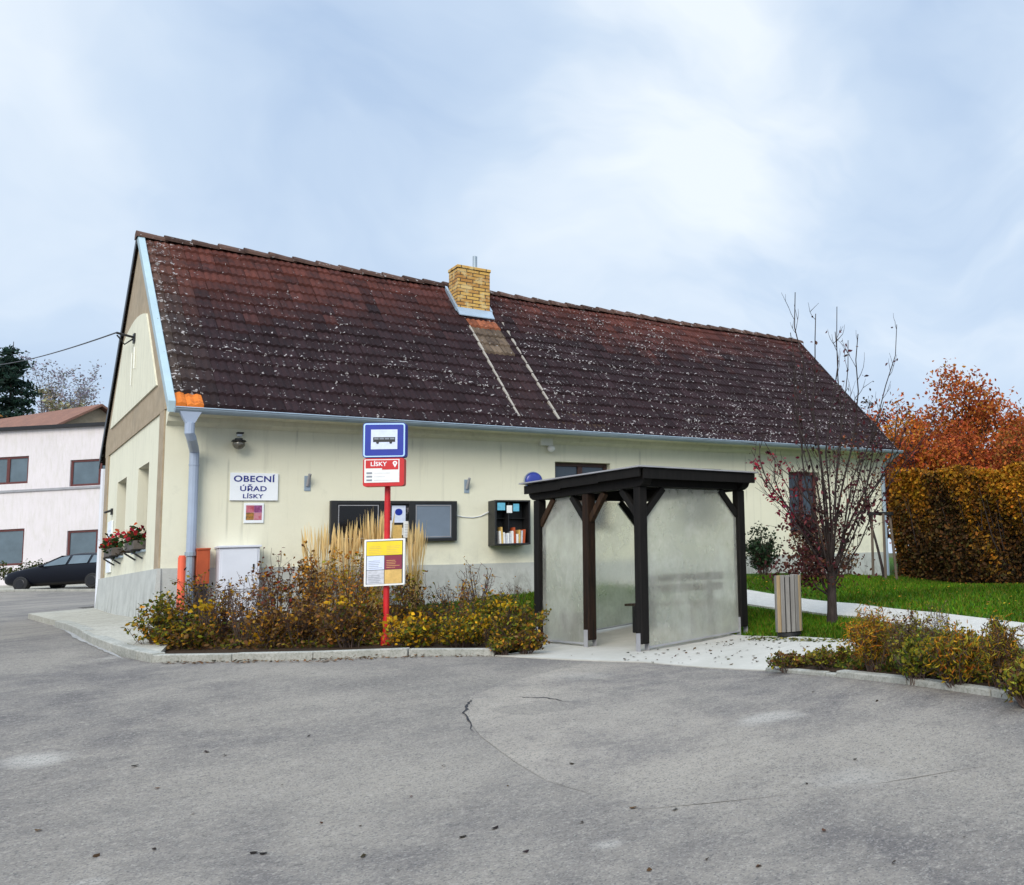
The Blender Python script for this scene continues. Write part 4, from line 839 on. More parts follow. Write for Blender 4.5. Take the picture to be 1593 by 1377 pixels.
# bench inside along the far side
bu = lu-.34; bn = empty('bench', S(bu, lv/2, h1(*S(bu, lv/2)[:2])), sh.rotation_euler.z, 'dark slatted bench inside the bus shelter', 'bench')
gb = h1(*S(bu, lv/2)[:2])+.012
for k in range(3): mb = MB(); sbox(mb, bu-.20+k*.13, bu-.09+k*.13, .25, lv-.3, gb+.42, gb+.455); mb.build('seat_slat', M['bench'], bn, bevel=.005)
for k in range(2): mb = MB(); sbox(mb, bu+.20+k*.015, bu+.23+k*.015, .25, lv-.3, gb+.60+k*.15, gb+.71+k*.15); mb.build('back_slat', M['bench'], bn, bevel=.005)
for v in (.45, lv-.5):
    mb = MB(); sbox(mb, bu-.19, bu-.13, v-.03, v+.03, gb, gb+.418); sbox(mb, bu+.13, bu+.19, v-.03, v+.03, gb, gb+.86); sbox(mb, bu-.13, bu+.13, v-.03, v+.03, gb+.34, gb+.40); mb.build('leg', M['darkmetal'], bn)
s = empty('litter_box', S(.10, .42, ZG), sh.rotation_euler.z, 'small black litter box just inside the shelter opening', 'bin'); bb = h1(*S(.3, lv-.3)[:2])+.012
mb = MB(); sbox(mb, .16, .40, lv-.42, lv-.16, bb+.05, bb+.36); mb.build('body', M['black'], s, bevel=.012); mb = MB(); sbox(mb, .15, .41, lv-.43, lv-.15, bb+.361, bb+.39); mb.build('lid', M['darkmetal'], s, bevel=.008); mb = MB(); sbox(mb, .18, .38, lv-.40, lv-.18, bb, bb+.049); mb.build('foot', M['darkmetal'], s)
# ------------------------------------------------------------------ bus stop sign
PB = grd(600, 1004, .05); DP = float((PB-CAM)@FW); pz = h1(PB[0], PB[1])
face = math.atan2(CAM[1]-PB[1], CAM[0]-PB[0])-R(12)      # a little turned away from the camera
bs = empty('bus_stop_sign', (PB[0], PB[1], pz), face+R(90), 'red bus stop post with a blue bus sign and a timetable case', 'bus stop sign')
nx = Vector((math.cos(face), math.sin(face), 0)); sx_ = Vector((-nx.y, nx.x, 0))         # sx_: to the right seen from the front
def T(a, d, z): return (PB[0]+sx_.x*a+nx.x*d, PB[1]+sx_.y*a+nx.y*d, z)
def tbox(mb, a0, a1, d0, d1, z0, z1):
    vs = [T(a0,d0,z0),T(a1,d0,z0),T(a1,d1,z0),T(a0,d1,z0),T(a0,d0,z1),T(a1,d0,z1),T(a1,d1,z1),T(a0,d1,z1)]
    mb.add(vs, [(0,3,2,1),(4,5,6,7),(0,1,5,4),(1,2,6,5),(2,3,7,6),(3,0,4,7)])
def tz(py): return float(dep(602, py, DP)[2])
def rounded(a0, a1, z0, z1, r, d):
    P = []
    for cx_, cz_, t0 in ((a1-r, z1-r, 0), (a0+r, z1-r, 90), (a0+r, z0+r, 180), (a1-r, z0+r, 270)):
        for k in range(5): t = R(t0+k*22.5); P.append(T(cx_+r*math.cos(t), d, cz_+r*math.sin(t)))
    return P
def rplate(name, a0, a1, z0, z1, r, d0, d1, mat, parent):
    mb = MB(); mb.prism(rounded(a0, a1, z0, z1, r, d0), np.array(nx)*(d1-d0)); return mb.build(name, mat, parent)
mb = MB(); mb.tube([T(0, 0, pz-.3), T(0, 0, tz(656))], .034, 14); mb.build('pole', M['redpole'], bs, smooth=False)
mb = MB(); mb.tube([T(0, 0, pz-.02), T(0, 0, pz+.17)], .055, 14); mb.build('base_sleeve', M['redpole'], bs)
zA, zB_, zC = tz(654), tz(709.5), tz(755)
A0, A1 = -.245, .225
b1 = rplate('sign_box', A0-.008, A1+.008, zB_, zA, .035, .03, .16, M['blue'], bs)
rplate('border', A0, A1, zB_+.008, zA-.008, .03, .1605, .1635, M['lightblue'], b1)
rplate('blue_field', A0+.016, A1-.016, zB_+.024, zA-.024, .018, .164, .1665, M['blue'], b1)
hw, zc = .150, (zA+zB_)/2+.008
mb = MB(); tbox(mb, -.01-hw, -.01+hw, .167, .1695, zc-.128, zc+.128); mb.build('white_field', M['palesheet'], b1)
mb = MB(); tbox(mb, -.135, .115, .170, .172, zc-.034, zc+.028); bus = mb.build('bus_symbol', M['black'], b1, bevel=.0)
mb = MB(); [tbox(mb, -.123+k*.060, -.073+k*.060, .1725, .174, zc-.002, zc+.018) for k in range(4)]; mb.build('bus_window', M['greytext'], bus)
for x in (-.085, .065): mb = MB(); mb.tube([T(x, .170, zc-.042), T(x, .1735, zc-.042)], .016, 12); mb.build('bus_wheel', M['black'], bus)
b2 = rplate('name_box', A0-.004, A1-.008, zC, zB_-.006, .03, .03, .15, M['red'], bs)
w0, w1, wz0, wz1 = A0+.012, A1-.062, zC+.048, zB_-.022
mb = MB(); tbox(mb, w0, w1, .1505, .1535, wz0, wz1); pl = mb.build('name_plate', M['paper'], b2)
mb = MB(); tbox(mb, w0+.014, w1-.012, .154, .156, wz1-.115, wz1-.012); tbox(mb, w0+.2, w1-.012, .154, .156, wz1-.135, wz1-.1152); mb.build('name_field', M['red'], pl)
def ttext(body, size, mat, name, parent, a, d, z, off=0., ax='CENTER'):
    return text_mesh(body, size, mat, name, parent, T(a, d, z), (R(90), 0, face+R(90)), off, ax, .0006)
ttext('LÍSKY', .075, M['white'], 'lettering', pl, w0+.16, .1572, wz1-.064, .0012)
mb = MB(); zc2 = wz1-.052; mb.add([T(w1-.05+.026*math.cos(t), .1575, zc2+.026*math.sin(t)) for t in np.linspace(-.6, math.pi+.6, 16)]+[T(w1-.05, .1575, zc2-.058)], [tuple(range(17))]); mb.build('pin_symbol', M['white'], pl)
mb = MB(); mb.add([T(w1-.05+.010*math.cos(t), .1582, zc2+.010*math.sin(t)) for t in np.linspace(0, 2*math.pi, 12, endpoint=False)], [tuple(range(12))]); mb.build('pin_hole', M['red'], pl)
mb = MB(); [tbox(mb, w0+.025, w0+.088, .154, .1555, wz0+.020+k*.046, wz0+.042+k*.046) for k in range(3)]; mb.build('line_field', M['greytext'], pl)
mb = MB(); [tbox(mb, w0+.11, w0+.11+random.uniform(.12, .24), .154, .155, wz0+.026+k*.046, wz0+.031+k*.046) for k in range(3)]; mb.build('print', M['greysheet'], pl)
zt1, zt0 = tz(838), tz(911); q0, q1 = -.235, .222
cs = rplate('timetable_case', q0, q1, zt0, zt1, .012, .04, .085, M['paper'], bs)
mb = MB(); tbox(mb, q0+.022, q1-.022, .0855, .0875, zt0+.024, zt1-.022); mb.build('case_back', M['darkmetal'], cs)
gw = (q1-q0-.068)/2; gh = (zt1-zt0-.066)/3
for i, m in enumerate(('yellow', 'yellow', 'palesheet', 'maroon', 'greysheet', 'tansheet')):
    a = q0+.030+(i % 2)*(gw+.006); z = zt1-.030-(i//2+1)*gh-(i//2)*.006; e = .0 if i > 1 else .003
    mb = MB(); tbox(mb, a-e, a+gw+e, .088, .0895, z, z+gh); p_ = mb.build('timetable_sheet', M[m], cs)
    mb = MB(); [tbox(mb, a+.02, a+gw*random.uniform(.6, .92), .0897, .0904, z+.02+k*.022, z+.025+k*.022) for k in range(5)]; mb.build('print', M['tansheet'] if m != 'palesheet' and m != 'greysheet' else M['greytext'], p_)
# ------------------------------------------------------------------ slatted waste bin
wbp = grd(1228, 990); g0 = h1(wbp[0], wbp[1])+.012
s = empty('waste_bin', (wbp[0], wbp[1], g0), 0, 'round waste bin of grey and yellow wooden slats on the concrete apron', 'bin')
Dw = float((wbp-CAM)@FW); rb = 41/1470*Dw/2; hb = 93/1470*Dw
mb = MB(); mb.cyl(wbp, rb*.80, g0+.05, g0+hb*.97, 24); mb.build('liner', M['darkmetal'], s)
mb = MB(); mb.cyl(wbp, rb*.9, g0, g0+.045, 24); mb.build('base', M['black'], s)
for zz in (.10, hb*.86): mb = MB(); [mb.tube([wbp*[1, 1, 0]+[rb*.85*math.cos(t), rb*.85*math.sin(t), g0+zz] for t in np.linspace(0, 2*math.pi, 25)], .012, 5)]; mb.build('ring', M['darkmetal'], s)
for k in range(16):
    t = 2*math.pi*k/16+.1; c = np.array([math.cos(t), math.sin(t)]); tt = np.array([-c[1], c[0]]); w = rb*.150; mb = MB(); P = []
    for r_ in (rb*.86, rb): P += [wbp[:2]+c*r_-tt*w, wbp[:2]+c*r_+tt*w]
    z0, z1 = g0+.055, g0+hb+random.uniform(-.01, .01)
    mb.add([(*p, z) for z in (z0, z1) for p in (P[0], P[1], P[3], P[2])], [(3,2,1,0),(4,5,6,7),(0,1,5,4),(1,2,6,5),(2,3,7,6),(3,0,4,7)])
    mb.build('slat', M['warmwood'] if k in (13, 4, 8) else M['greywood'], s, bevel=.005)
# ------------------------------------------------------------------ plants
def nrm(v): v = np.asarray(v, float); return v/(np.linalg.norm(v)+1e-9)
def grow(mb, out, p, d, L, r, lev, rng, kids=(4, 3, 3), upb=.25, ang=.6, wob=.12, nseg=5, sides=5, lfac=.62, first=.3, rmin=.003):
    """one branch and its side branches; out collects (point, level) along thin wood"""
    pts = [np.array(p, float)]; d = nrm(d); rad = [r]
    for i in range(nseg):
        d = nrm(d+rng.normal(size=3)*wob+np.array([0, 0, upb*.3])); pts.append(pts[-1]+d*L/nseg); rad.append(max(rmin, r*(1-.75*(i+1)/nseg)))
    mb.tube(pts, rad, sides if r > .012 else 3, cap=False)
    if lev >= len(kids)-1 or r < .02:
        for a, b in zip(pts[1:-1], pts[2:]):
            for t in (0., .5): out.append((a+(b-a)*t, lev))
        out.append((pts[-1], lev+.5))
    if lev < len(kids):
        for k in range(kids[lev]):
            t = first+(1-first)*(k+rng.uniform(.2, .8))/kids[lev]; i = min(int(t*nseg), nseg-1); q = pts[i]+(pts[i+1]-pts[i])*(t*nseg-i)
            dd = nrm(pts[i+1]-pts[i]); s = rng.normal(size=3); s -= dd*(s@dd); s = nrm(s)
            nd = dd*math.cos(ang)+s*math.sin(ang)+np.array([0, 0, upb])
            grow(mb, out, q, nd, L*lfac*rng.uniform(.75, 1.2)*(1-.35*t), max(rmin, rad[i]*.62), lev+1, rng, kids, upb, ang, wob, max(3, nseg-1), max(3, sides-1), lfac, first, rmin)
def tree(name, label, cat, base, Ht, spread, rng_seed, pal, leaf, n_leaf, stems=1, trunk_r=.12, clear=.25, kids=(9, 5, 4), mat=None, group=None, ang=.75, upb=.12, jit=.18, sub=None, leaf_mat=None, lo=0., rmin=.006):
    rng = np.random.default_rng(rng_seed); t = empty(name, base, 0, label, cat, group); mb = MB(); out = []
    for s in range(stems):
        a = 2*math.pi*(s+.3*rng.uniform())/max(1, stems); tilt = 0 if stems == 1 else spread
        grow(mb, out, (0, 0, -.1), (math.cos(a)*tilt, math.sin(a)*tilt, 1), Ht*.95*(1 if s == 0 else rng.uniform(.75, 1)), trunk_r, 0, rng, kids, upb, ang, .07, 9, 8, .45 if stems == 1 else .5, clear, rmin)
    mbm = mb.build('trunk', mat or M['bark'], None, smooth=True); mbm.location = base; mbm.parent = t; mbm.location = (0, 0, 0)
    P = np.array([p for p, l in out]); P = P[P[:, 2] > lo*Ht]
    if n_leaf:
        Q = P[rng.integers(0, len(P), n_leaf)]+rng.normal(size=(n_leaf, 3))*jit
        cl = rng.normal(size=(len(Q),))*0
        cols = pick(pal, n_leaf)
        o = leaves('crown', Q, rng.uniform(leaf*.7, leaf*1.3, n_leaf), cols, leaf_mat or M['leaf'], None); o.parent = t
    return t
# --- the sparse purple-leaved tree by the bin
def plum():
    b = grd(1295, 967); b[2] = h1(b[0], b[1]); D = float((b-CAM)@FW); rng = np.random.default_rng(5)
    t = empty('plum_tree', b, 0, 'sparse purple leaved tree with many upright stems beside the waste bin', 'tree'); mb = MB(); out = []
    Ht = (967-455)/1470*D; k = Ht/4.7
    top = np.array([.02, .0, .80*k]); mb.tube([(0, 0, -.15), (.0, 0, .12), (.01, 0, .4*k), top], [.105, .075, .066, .064], 10, cap=False)
    rt = np.array([RT[0], RT[1], 0]); fw = np.array([FW[0], FW[1], 0])
    n = 22
    for i in range(n):
        u = (i+.5)/n*2-1; f = rng.uniform(-.6, .6); s = (.56 if -.45 < u < .3 else .76)*u
        h = Ht*(rng.uniform(.80, 1.04) if -.45 < u < .5 else rng.uniform(.55, .78) if u > 0 else rng.uniform(.48, .62))-top[2]
        base = top-np.array([0, 0, rng.uniform(0, .35*k)]); tip = rt*(s*1.0*h*.62+rng.normal()*.08)+fw*(f*h*.35)
        pass
        pts = [base]; m = 8; ph_ = rng.uniform(0, 6.28)
        for j in range(1, m+1):
            q = j/m; p = base+(rt*s*h*(q**1.0)*.86+fw*f*h*.5*q**.8)+np.array([0, 0, h*q])+rng.normal(size=3)*.03*q+(rt*math.sin(q*7+ph_)+fw*math.cos(q*6+ph_))*.10*q; pts.append(p)
        r0 = rng.uniform(.008, .019); mb.tube(pts, [r0*(1-.85*j/m)+.0035 for j in range(m+1)], 5, cap=False)
        for j in range(2, m+1):
            for c in range(2 if j < m else 1):
                q = pts[j-1]+(pts[j]-pts[j-1])*rng.uniform(); dd = nrm(pts[j]-pts[j-1]); sd = nrm(rng.normal(size=3)*[1, 1, .3])
                L = rng.uniform(.25, .75)*(1.15-.6*j/m)*k; tw = [q]
                for e in range(4): dd2 = nrm(dd+sd*(.75-.15*e)+rng.normal(size=3)*.12+np.array([0, 0, .15*e])); tw.append(tw[-1]+dd2*L/4)
                mb.tube(tw, [.0055, .0045, .004, .003, .002], 3, cap=False)
                for e in range(1, 5): out.append(tw[e])
                if rng.uniform() < .6:
                    q2 = tw[2]; sd2 = nrm(rng.normal(size=3)); tw2 = [q2+(nrm(dd+sd2*.8))*L*.22*e for e in range(4)]; mb.tube(tw2, [.005, .004, .003, .0025], 3, cap=False); out += tw2[1:]
        for j in range(5, m+1): out.append(pts[j])
    for i in range(5):      # a low arching side shoot or two
        a = rng.uniform(-1, 1); pts = [np.array([0, 0, .35*k])+rt*a*.75*q**.7+fw*rng.uniform(-.2, .2)*q+np.array([0, 0, 1.1*k*q**1.3]) for q in np.linspace(0, 1, 6)]; mb.tube(pts, [.016, .013, .011, .009, .006, .004], 4, cap=False); out += pts[3:]
    o = mb.build('trunk', M['bark'], None, smooth=True); o.parent = t
    P = np.array(out); z = P[:, 2]/Ht
    w = np.where(z < .36, 2.2, np.where(z < .55, .8, .30)); idx = rng.choice(len(P), 1500, p=w/w.sum()); Q = P[idx]+rng.normal(size=(1500, 3))*.035; Q[:, 2] -= .02
    cols = pick([(.075, .018, .026), (.050, .016, .022), (.11, .028, .03), (.06, .03, .022)], 1500, .35)
    x = (Q@rt)/Ht; red = (x < -.10) & (Q[:, 2]/Ht > .30) & (Q[:, 2]/Ht < .52); cols[red] = pick([(.17, .012, .035), (.24, .015, .03)], int(red.sum()), .3)
    n = 900; B_ = np.c_[rng.normal(0, .30, n), rng.normal(0, .22, n), np.abs(rng.normal(.0, .17, n))+.72*k]; Q2 = B_[:, :1]*rt-rt*.32+B_[:, 1:2]*fw+B_[:, 2:]*np.array([0, 0, 1.])-np.array([0, 0, .1])+np.array([0, 0, .10])*rng.normal(size=(n, 1)); Q = np.r_[Q, Q2]; cols = np.r_[cols, pick([(.075, .022, .022), (.05, .02, .018), (.10, .04, .025)], n, .3)]
    o = leaves('crown', Q, rng.uniform(.04, .085, 2400), cols, M['leaf'], None, .55); o.parent = t
plum()
def shrub(name, label, cat, base, Ht, Wd, seed, pal, leaf=.045, n_leaf=900, stems=26, lean=.55, thick=.006, group=None, twigmat=None, lo=.15, aspect=.6, dome=.6, tips=.0, mat=None):
    rng = np.random.default_rng(seed); t = empty(name, base, 0, label, cat, group); mb = MB(); P = []
    for i in range(stems):
        a = rng.uniform(0, 2*math.pi); q = math.sqrt(rng.uniform()); rr = q*Wd/2; h = Ht*(1-dome*q*q*.75)*rng.uniform(.78, 1.08)
        e = np.array([math.cos(a)*rr, math.sin(a)*rr, h]); b = np.array([math.cos(a)*rr*.25, math.sin(a)*rr*.25, -.05]); mid = (b+e)/2+np.array([math.cos(a), math.sin(a), 0])*rr*-.12+rng.normal(size=3)*.03
        pts = [b, b+(mid-b)*.5+rng.normal(size=3)*.012, mid, mid+(e-mid)*.5+rng.normal(size=3)*.02, e]
        mb.tube(pts, [thick, thick*.9, thick*.75, thick*.6, thick*.4], 4, cap=False); P += [(pts[k]+(pts[k+1]-pts[k])*s) for k in (0, 1, 2, 3) for s in (.0, .33, .67)]+[e]*(1+int(tips*6))
        for k in range(5):
            s0 = rng.uniform(.35, 1.); j = min(int(s0*4), 3); p = pts[j]+(pts[j+1]-pts[j])*(s0*4-j); sd = nrm(rng.normal(size=3)+np.array([0, 0, .55])); L = Ht*rng.uniform(.10, .26); tw = [p, p+sd*L*.5+rng.normal(size=3)*.01, p+sd*L+np.array([0, 0, .02])]
            mb.tube(tw, [thick*.5, thick*.4, thick*.28], 3, cap=False); P += [tw[1], tw[2], tw[2]]
    o = mb.build('stems', twigmat or M['twig'], None); o.parent = t
    P = np.array(P); P = P[P[:, 2] > lo*Ht]
    if n_leaf:
        Q = P[rng.integers(0, len(P), n_leaf)]+rng.normal(size=(n_leaf, 3))*leaf*.55; Q[:, 2] = np.maximum(Q[:, 2], .01)
        o = leaves('foliage', Q, rng.uniform(leaf*.6, leaf*1.4, n_leaf), pick(pal, n_leaf, .3), mat or M['leaf'], None, aspect, .4); o.parent = t
    return t
def reed(label, base, Ht, Wd, seed, n=150, group=None):
    rng = np.random.default_rng(seed); t = empty('reed_grass', base, 0, label, 'grass clump', group); V = []; F = []; C = []
    for i in range(n):
        a = rng.uniform(0, 2*math.pi); q = math.sqrt(rng.uniform())*Wd/2; h = Ht*rng.uniform(.72, 1.0); b = np.array([math.cos(a), math.sin(a), 0])*q*.45; e = np.array([math.cos(a)*q, math.sin(a)*q, h])+rng.normal(size=3)*[.055, .055, .03]
        plume = rng.uniform() < .75; w = .004; yaw = rng.uniform(0, math.pi); r = np.array([math.cos(yaw), math.sin(yaw), 0]); c = np.array([.78, .58, .28])*rng.uniform(.7, 1.25)
        pts = [b, b+(e-b)*.5+rng.normal(size=3)*.01, b+(e-b)*.72, b+(e-b)*.86, e]; ws = [w, w, w, w*(4.0 if plume else .8), w*.3]
        o = len(V); V += [p+r*s*k for p, k in zip(pts, ws) for s in (-1, 1)]; F += [(o+2*k, o+2*k+1, o+2*k+3, o+2*k+2) for k in range(4)]; C += [tuple(c*(.75 if k < 4 else 1.)) for k in range(10)]
    for i in range(n):
        a = rng.uniform(0, 2*math.pi); l = Ht*rng.uniform(.3, .55); o_ = rng.uniform(.1, .3)*Wd*1.6; d = np.array([math.cos(a), math.sin(a), 0]); r = np.array([-d[1], d[0], 0])*.005; c = np.array([.46, .32, .10])*rng.uniform(.6, 1.2)
        pts = [d*.03, d*o_*.4+[0, 0, l*.7], d*o_+[0, 0, l*.95], d*o_*1.6+[0, 0, l*.6]]; o = len(V); V += [np.array(p)+r*s*k for p, k in zip(pts, (1, 1, .8, .2)) for s in (-1, 1)]; F += [(o+2*k, o+2*k+1, o+2*k+3, o+2*k+2) for k in range(3)]; C += [tuple(c)]*8
    mb = MB(); mb.v = [tuple(p) for p in V]; mb.f = F; mb.m = [0]*len(F); mb.col = (0, 0, 0); mb.c = C; o = mb.build('stalks', M['dry'], None, fix=False); o.parent = t; return t
BR = [(.12, .06, .022), (.075, .038, .018), (.18, .09, .025)]            # dry browns
OR = [(.46, .17, .018), (.34, .115, .015), (.52, .26, .02), (.24, .12, .02)]
OG = [(.14, .13, .014), (.10, .11, .014), (.22, .18, .016), (.06, .075, .010)]
YL = [(.48, .27, .012), (.55, .33, .015), (.36, .2, .01)]
RS = [(.20, .035, .02), (.12, .03, .02), (.26, .08, .03)]
def at(px, py, off=.05): p = grd(px, py, off); return p
def hpx(base, n): return n/1470*float((np.array(base)-CAM)@FW)
def bed(px, py, hp, wp, **k):
    if px > 1150: hp *= .84; k['pal'] = list(k['pal'])+[(.30, .24, .025), (.20, .19, .02)]
    if px < 850: hp *= .86; k['n_leaf'] = int(k.get('n_leaf', 900)*.8); k['pal'] = list(k['pal'])+[(.42, .20, .02), (.30, .17, .02)]
    b = at(px, py); k.setdefault('name', 'shrub'); nm = k.pop('name'); lab = k.pop('label'); cat = k.pop('cat', 'shrub'); return shrub(nm, lab, cat, b, hpx(b, hp), hpx(b, wp), **k)
GB = 'shrubs in the kerbside bed'
bed(252, 1006, 95, 85, label='low yellow green shrub at the pavement corner of the bed', seed=21, pal=OG+OG+YL[:1], leaf=.05, n_leaf=1500, stems=34, dome=.8)
bed(300, 1002, 125, 90, label='brown thin leaved shrub in front of the marker post', seed=22, pal=BR+OG[:1], leaf=.04, n_leaf=900, stems=34, thick=.005)
bed(300, 1008, 55, 85, label='low dark leaved plant at the kerb below the brown shrub', seed=42, pal=BR+OG, leaf=.05, n_leaf=900, stems=20)
bed(345, 992, 105, 80, label='dark red twigged shrub in front of the orange brown box', seed=23, pal=RS[1:2]+BR, leaf=.04, n_leaf=700, stems=30)
bed(375, 1004, 110, 70, label='bare twiggy bush in front of the white utility cabinet', seed=24, pal=BR+OR[:1], leaf=.035, n_leaf=380, stems=24, thick=.006, dome=.3)
bed(425, 990, 140, 80, label='tall rose bush with dark stems and dry red leaves', name='rose_bush', seed=25, pal=RS+BR, leaf=.045, n_leaf=700, stems=24, thick=.006, dome=.3, tips=.8)
bed(420, 1007, 72, 90, label='dark brown matted shrub at the kerb under the rose bush', seed=43, pal=BR, leaf=.045, n_leaf=1100, stems=30)
bed(482, 985, 135, 85, label='rusty orange shrub below the left reed grass', seed=26, pal=OR+RS[2:]+BR, leaf=.045, n_leaf=1500, stems=36, dome=.5)
bed(470, 1006, 90, 90, label='brown shrub at the kerb in front of the rusty orange one', seed=44, pal=BR+BR+OR[3:], leaf=.045, n_leaf=1200, stems=34)
bed(548, 985, 142, 105, label='golden orange shrub directly left of the bus stop post', seed=27, pal=OR+YL[2:]+OG[2:3], leaf=.045, n_leaf=1500, stems=40, dome=.45)
bed(545, 1007, 85, 100, label='dark brown leafy shrub at the kerb below the golden orange shrub', seed=45, pal=BR+BR+OG[3:]+OR[3:], leaf=.05, n_leaf=1300, stems=32)
bed(630, 988, 118, 80, label='olive brown shrub right behind the bus stop post', seed=28, pal=BR+OG+OR[3:], leaf=.045, n_leaf=1300, stems=34)
bed(640, 1007, 48, 95, label='low yellow flowering plant at the kerb right of the bus stop post', seed=46, pal=OG+YL, leaf=.05, n_leaf=900, stems=26, dome=.5)
bed(700, 975, 78, 95, label='thin bare brush right of the bus stop post', seed=29, pal=BR, leaf=.03, n_leaf=260, stems=30, thick=.005, dome=.3)
bed(742, 962, 92, 60, label='small bare branching bush against the grey plinth', seed=30, pal=RS[:1]+YL[2:], leaf=.035, n_leaf=110, stems=16, thick=.007, dome=.2)
bed(722, 955, 55, 26, label='narrow dry orange plant beside the bare branching bush', seed=47, pal=OR+YL, leaf=.04, n_leaf=220, stems=8, thick=.004, dome=.2)
bed(800, 960, 60, 50, label='dry upright stalks left of the shelter', seed=31, pal=BR, leaf=.03, n_leaf=120, stems=18, thick=.004, dome=.2)
bed(720, 1006, 62, 100, label='olive ground shrub with yellow flowers in the middle of the bed edge', seed=32, pal=OG+OG+YL, leaf=.05, n_leaf=1300, stems=34, dome=.5)
bed(808, 1006, 78, 90, label='olive green shrub beside the left post of the shelter', seed=33, pal=OG+OG+BR[:1], leaf=.05, n_leaf=1300, stems=34, dome=.45)
bed(818, 1012, 34, 60, label='low dark leaved plant at the bed corner by the apron', seed=48, pal=OG+BR, leaf=.045, n_leaf=900, stems=26, dome=.5)
bed(785, 1014, 22, 50, label='low moss green plant where the bed kerb ends', seed=49, pal=OG[3:]+OG+BR[:1], leaf=.04, n_leaf=700, stems=20, dome=.5)
bed(770, 975, 58, 110, label='green and yellow shrub behind the bed edge near the shelter', seed=34, pal=OG+OG+YL[:1], leaf=.05, n_leaf=1300, stems=34, dome=.5)
bed(680, 990, 60, 90, label='brown green low shrub between post and olive ground shrub', seed=35, pal=OG+BR, leaf=.045, n_leaf=1000, stems=30)
RG = 'blond reed grass clumps in front of the notice board'
for px, py, hp, wp, sd, lb, n in ((497, 958, 138, 50, 51, 'leftmost clump of blond reed grass standing below the flag holder', 110), (538, 958, 140, 30, 52, 'blond reed grass clump in front of the dark left board section', 90), (580, 955, 152, 42, 53, 'tallest blond reed grass clump just left of the bus stop post', 150), (643, 955, 135, 34, 54, 'blond reed grass clump just right of the bus stop post', 90)):
    b = at(px, py); reed(lb, b, hpx(b, hp*1.08), hpx(b, wp*1.1), sd, int(n*.75), RG)
# yellow flower tufts in the bed
YG = 'yellow flower tufts in the kerbside bed'; proto = None
for i, (px, py, lb) in enumerate(((252, 1000, 'yellow flower tuft at the pavement corner'), (262, 988, 'yellow tuft on the low green shrub'), (318, 945, 'yellow tuft below the orange brown box'), (412, 990, 'orange yellow tuft under the rose bush'), (530, 942, 'yellow tuft in the golden shrub left of the post'), (612, 968, 'yellow tuft touching the red bus stop post'), (640, 965, 'yellow tuft right of the red bus stop post'), (662, 998, 'bright yellow tuft at the kerb right of the post'), (700, 985, 'yellow tuft in the middle of the right bed half'), (788, 945, 'yellow tuft high on the green shrub near the shelter'), (757, 973, 'yellow tuft left of the shelter at mid height'), (815, 985, 'yellow tuft beside the left shelter post'))):
    D = float((at(px, 1004)-CAM)@FW)-.15; p = dep(px, py, D); g0 = h1(p[0], p[1]); rng = np.random.default_rng(70+i)
    t = empty('flower_tuft', (p[0], p[1], g0), 0, lb, 'flower', YG); hh = max(.06, p[2]-g0); mb = MB(); [mb.tube([(0, 0, 0), (q[0]*.5, q[1]*.5, hh*.6), (q[0], q[1], hh)], .004, 4, cap=False) for q in rng.normal(size=(6, 2))*.05]; o = mb.build('stems', M['twig'], None); o.parent = t
    n = 46; o = leaves('petals', np.c_[rng.normal(0, .07, n), rng.normal(0, .07, n), hh+rng.normal(0, .05, n)], rng.uniform(.04, .075, n), pick(YL, n, .2), M['leaf'], None, .7); o.parent = t; o['kind'] = 'stuff'
def inpoly(P, poly):
    x, y = P[:, 0], P[:, 1]; r = np.zeros(len(P), bool); n = len(poly)
    for i in range(n):
        (x1, y1), (x2, y2) = poly[i], poly[(i+1) % n]; c = ((y1 > y) != (y2 > y)) & (x < (x2-x1)*(y-y1)/(y2-y1+1e-12)+x1); r ^= c
    return r
def scatter(poly, n, rng):
    poly = [V2(p) for p in poly]; a = np.array(poly); out = np.zeros((0, 2))
    while len(out) < n:
        P = rng.uniform(a.min(0), a.max(0), (n*2, 2)); out = np.r_[out, P[inpoly(P, poly)]]
    return out[:n]
def litter(name, poly, n, h, leaf, pal, seed, off=.05, kind='stuff', label=None, cat=None):
    flat = name == 'leaf_litter'
    rng = np.random.default_rng(seed); P = scatter(poly, n, rng); z = H(P[:, 0], P[:, 1])+off+np.abs(rng.normal(0, h, n)); 
    return tag(leaves(name, np.c_[P, z], rng.uniform(leaf*.6, leaf*1.4, n), pick(pal, n, .3), M['leaf'], None, .6, 0, None, flat), label, cat, None, kind)
bedpoly = [V2(grd(*p)) for p in ((245,1018),(500,1015),(770,1011),(842,1005))]+[(3.4, -4.8), (3.3, -2.6), (2.6, -1.2), (0.1, -1.0)]
litter('ground_cover', bedpoly, 9000, .05, .05, OG+BR+BR, 61, label='low brown and green ground cover filling the kerbside bed', cat='ground cover')
kp = [V2(grd(*p)) for p in ((260,1026),(500,1021),(765,1017),(765,1022),(500,1031),(250,1034))]
litter('leaf_litter', kp, 900, .012, .04, BR+[(.16, .07, .02), (.05, .035, .02)], 62, .008, label='dry brown leaf litter along the foot of the bed kerb', cat='leaf litter')
litter('leaf_litter', [V2(grd(*p)) for p in ((232,1016),(262,1018),(262,1004),(228,1000))], 160, .01, .05, OR+YL, 63, .115, label='orange leaves blown onto the pavement corner', cat='leaf litter')
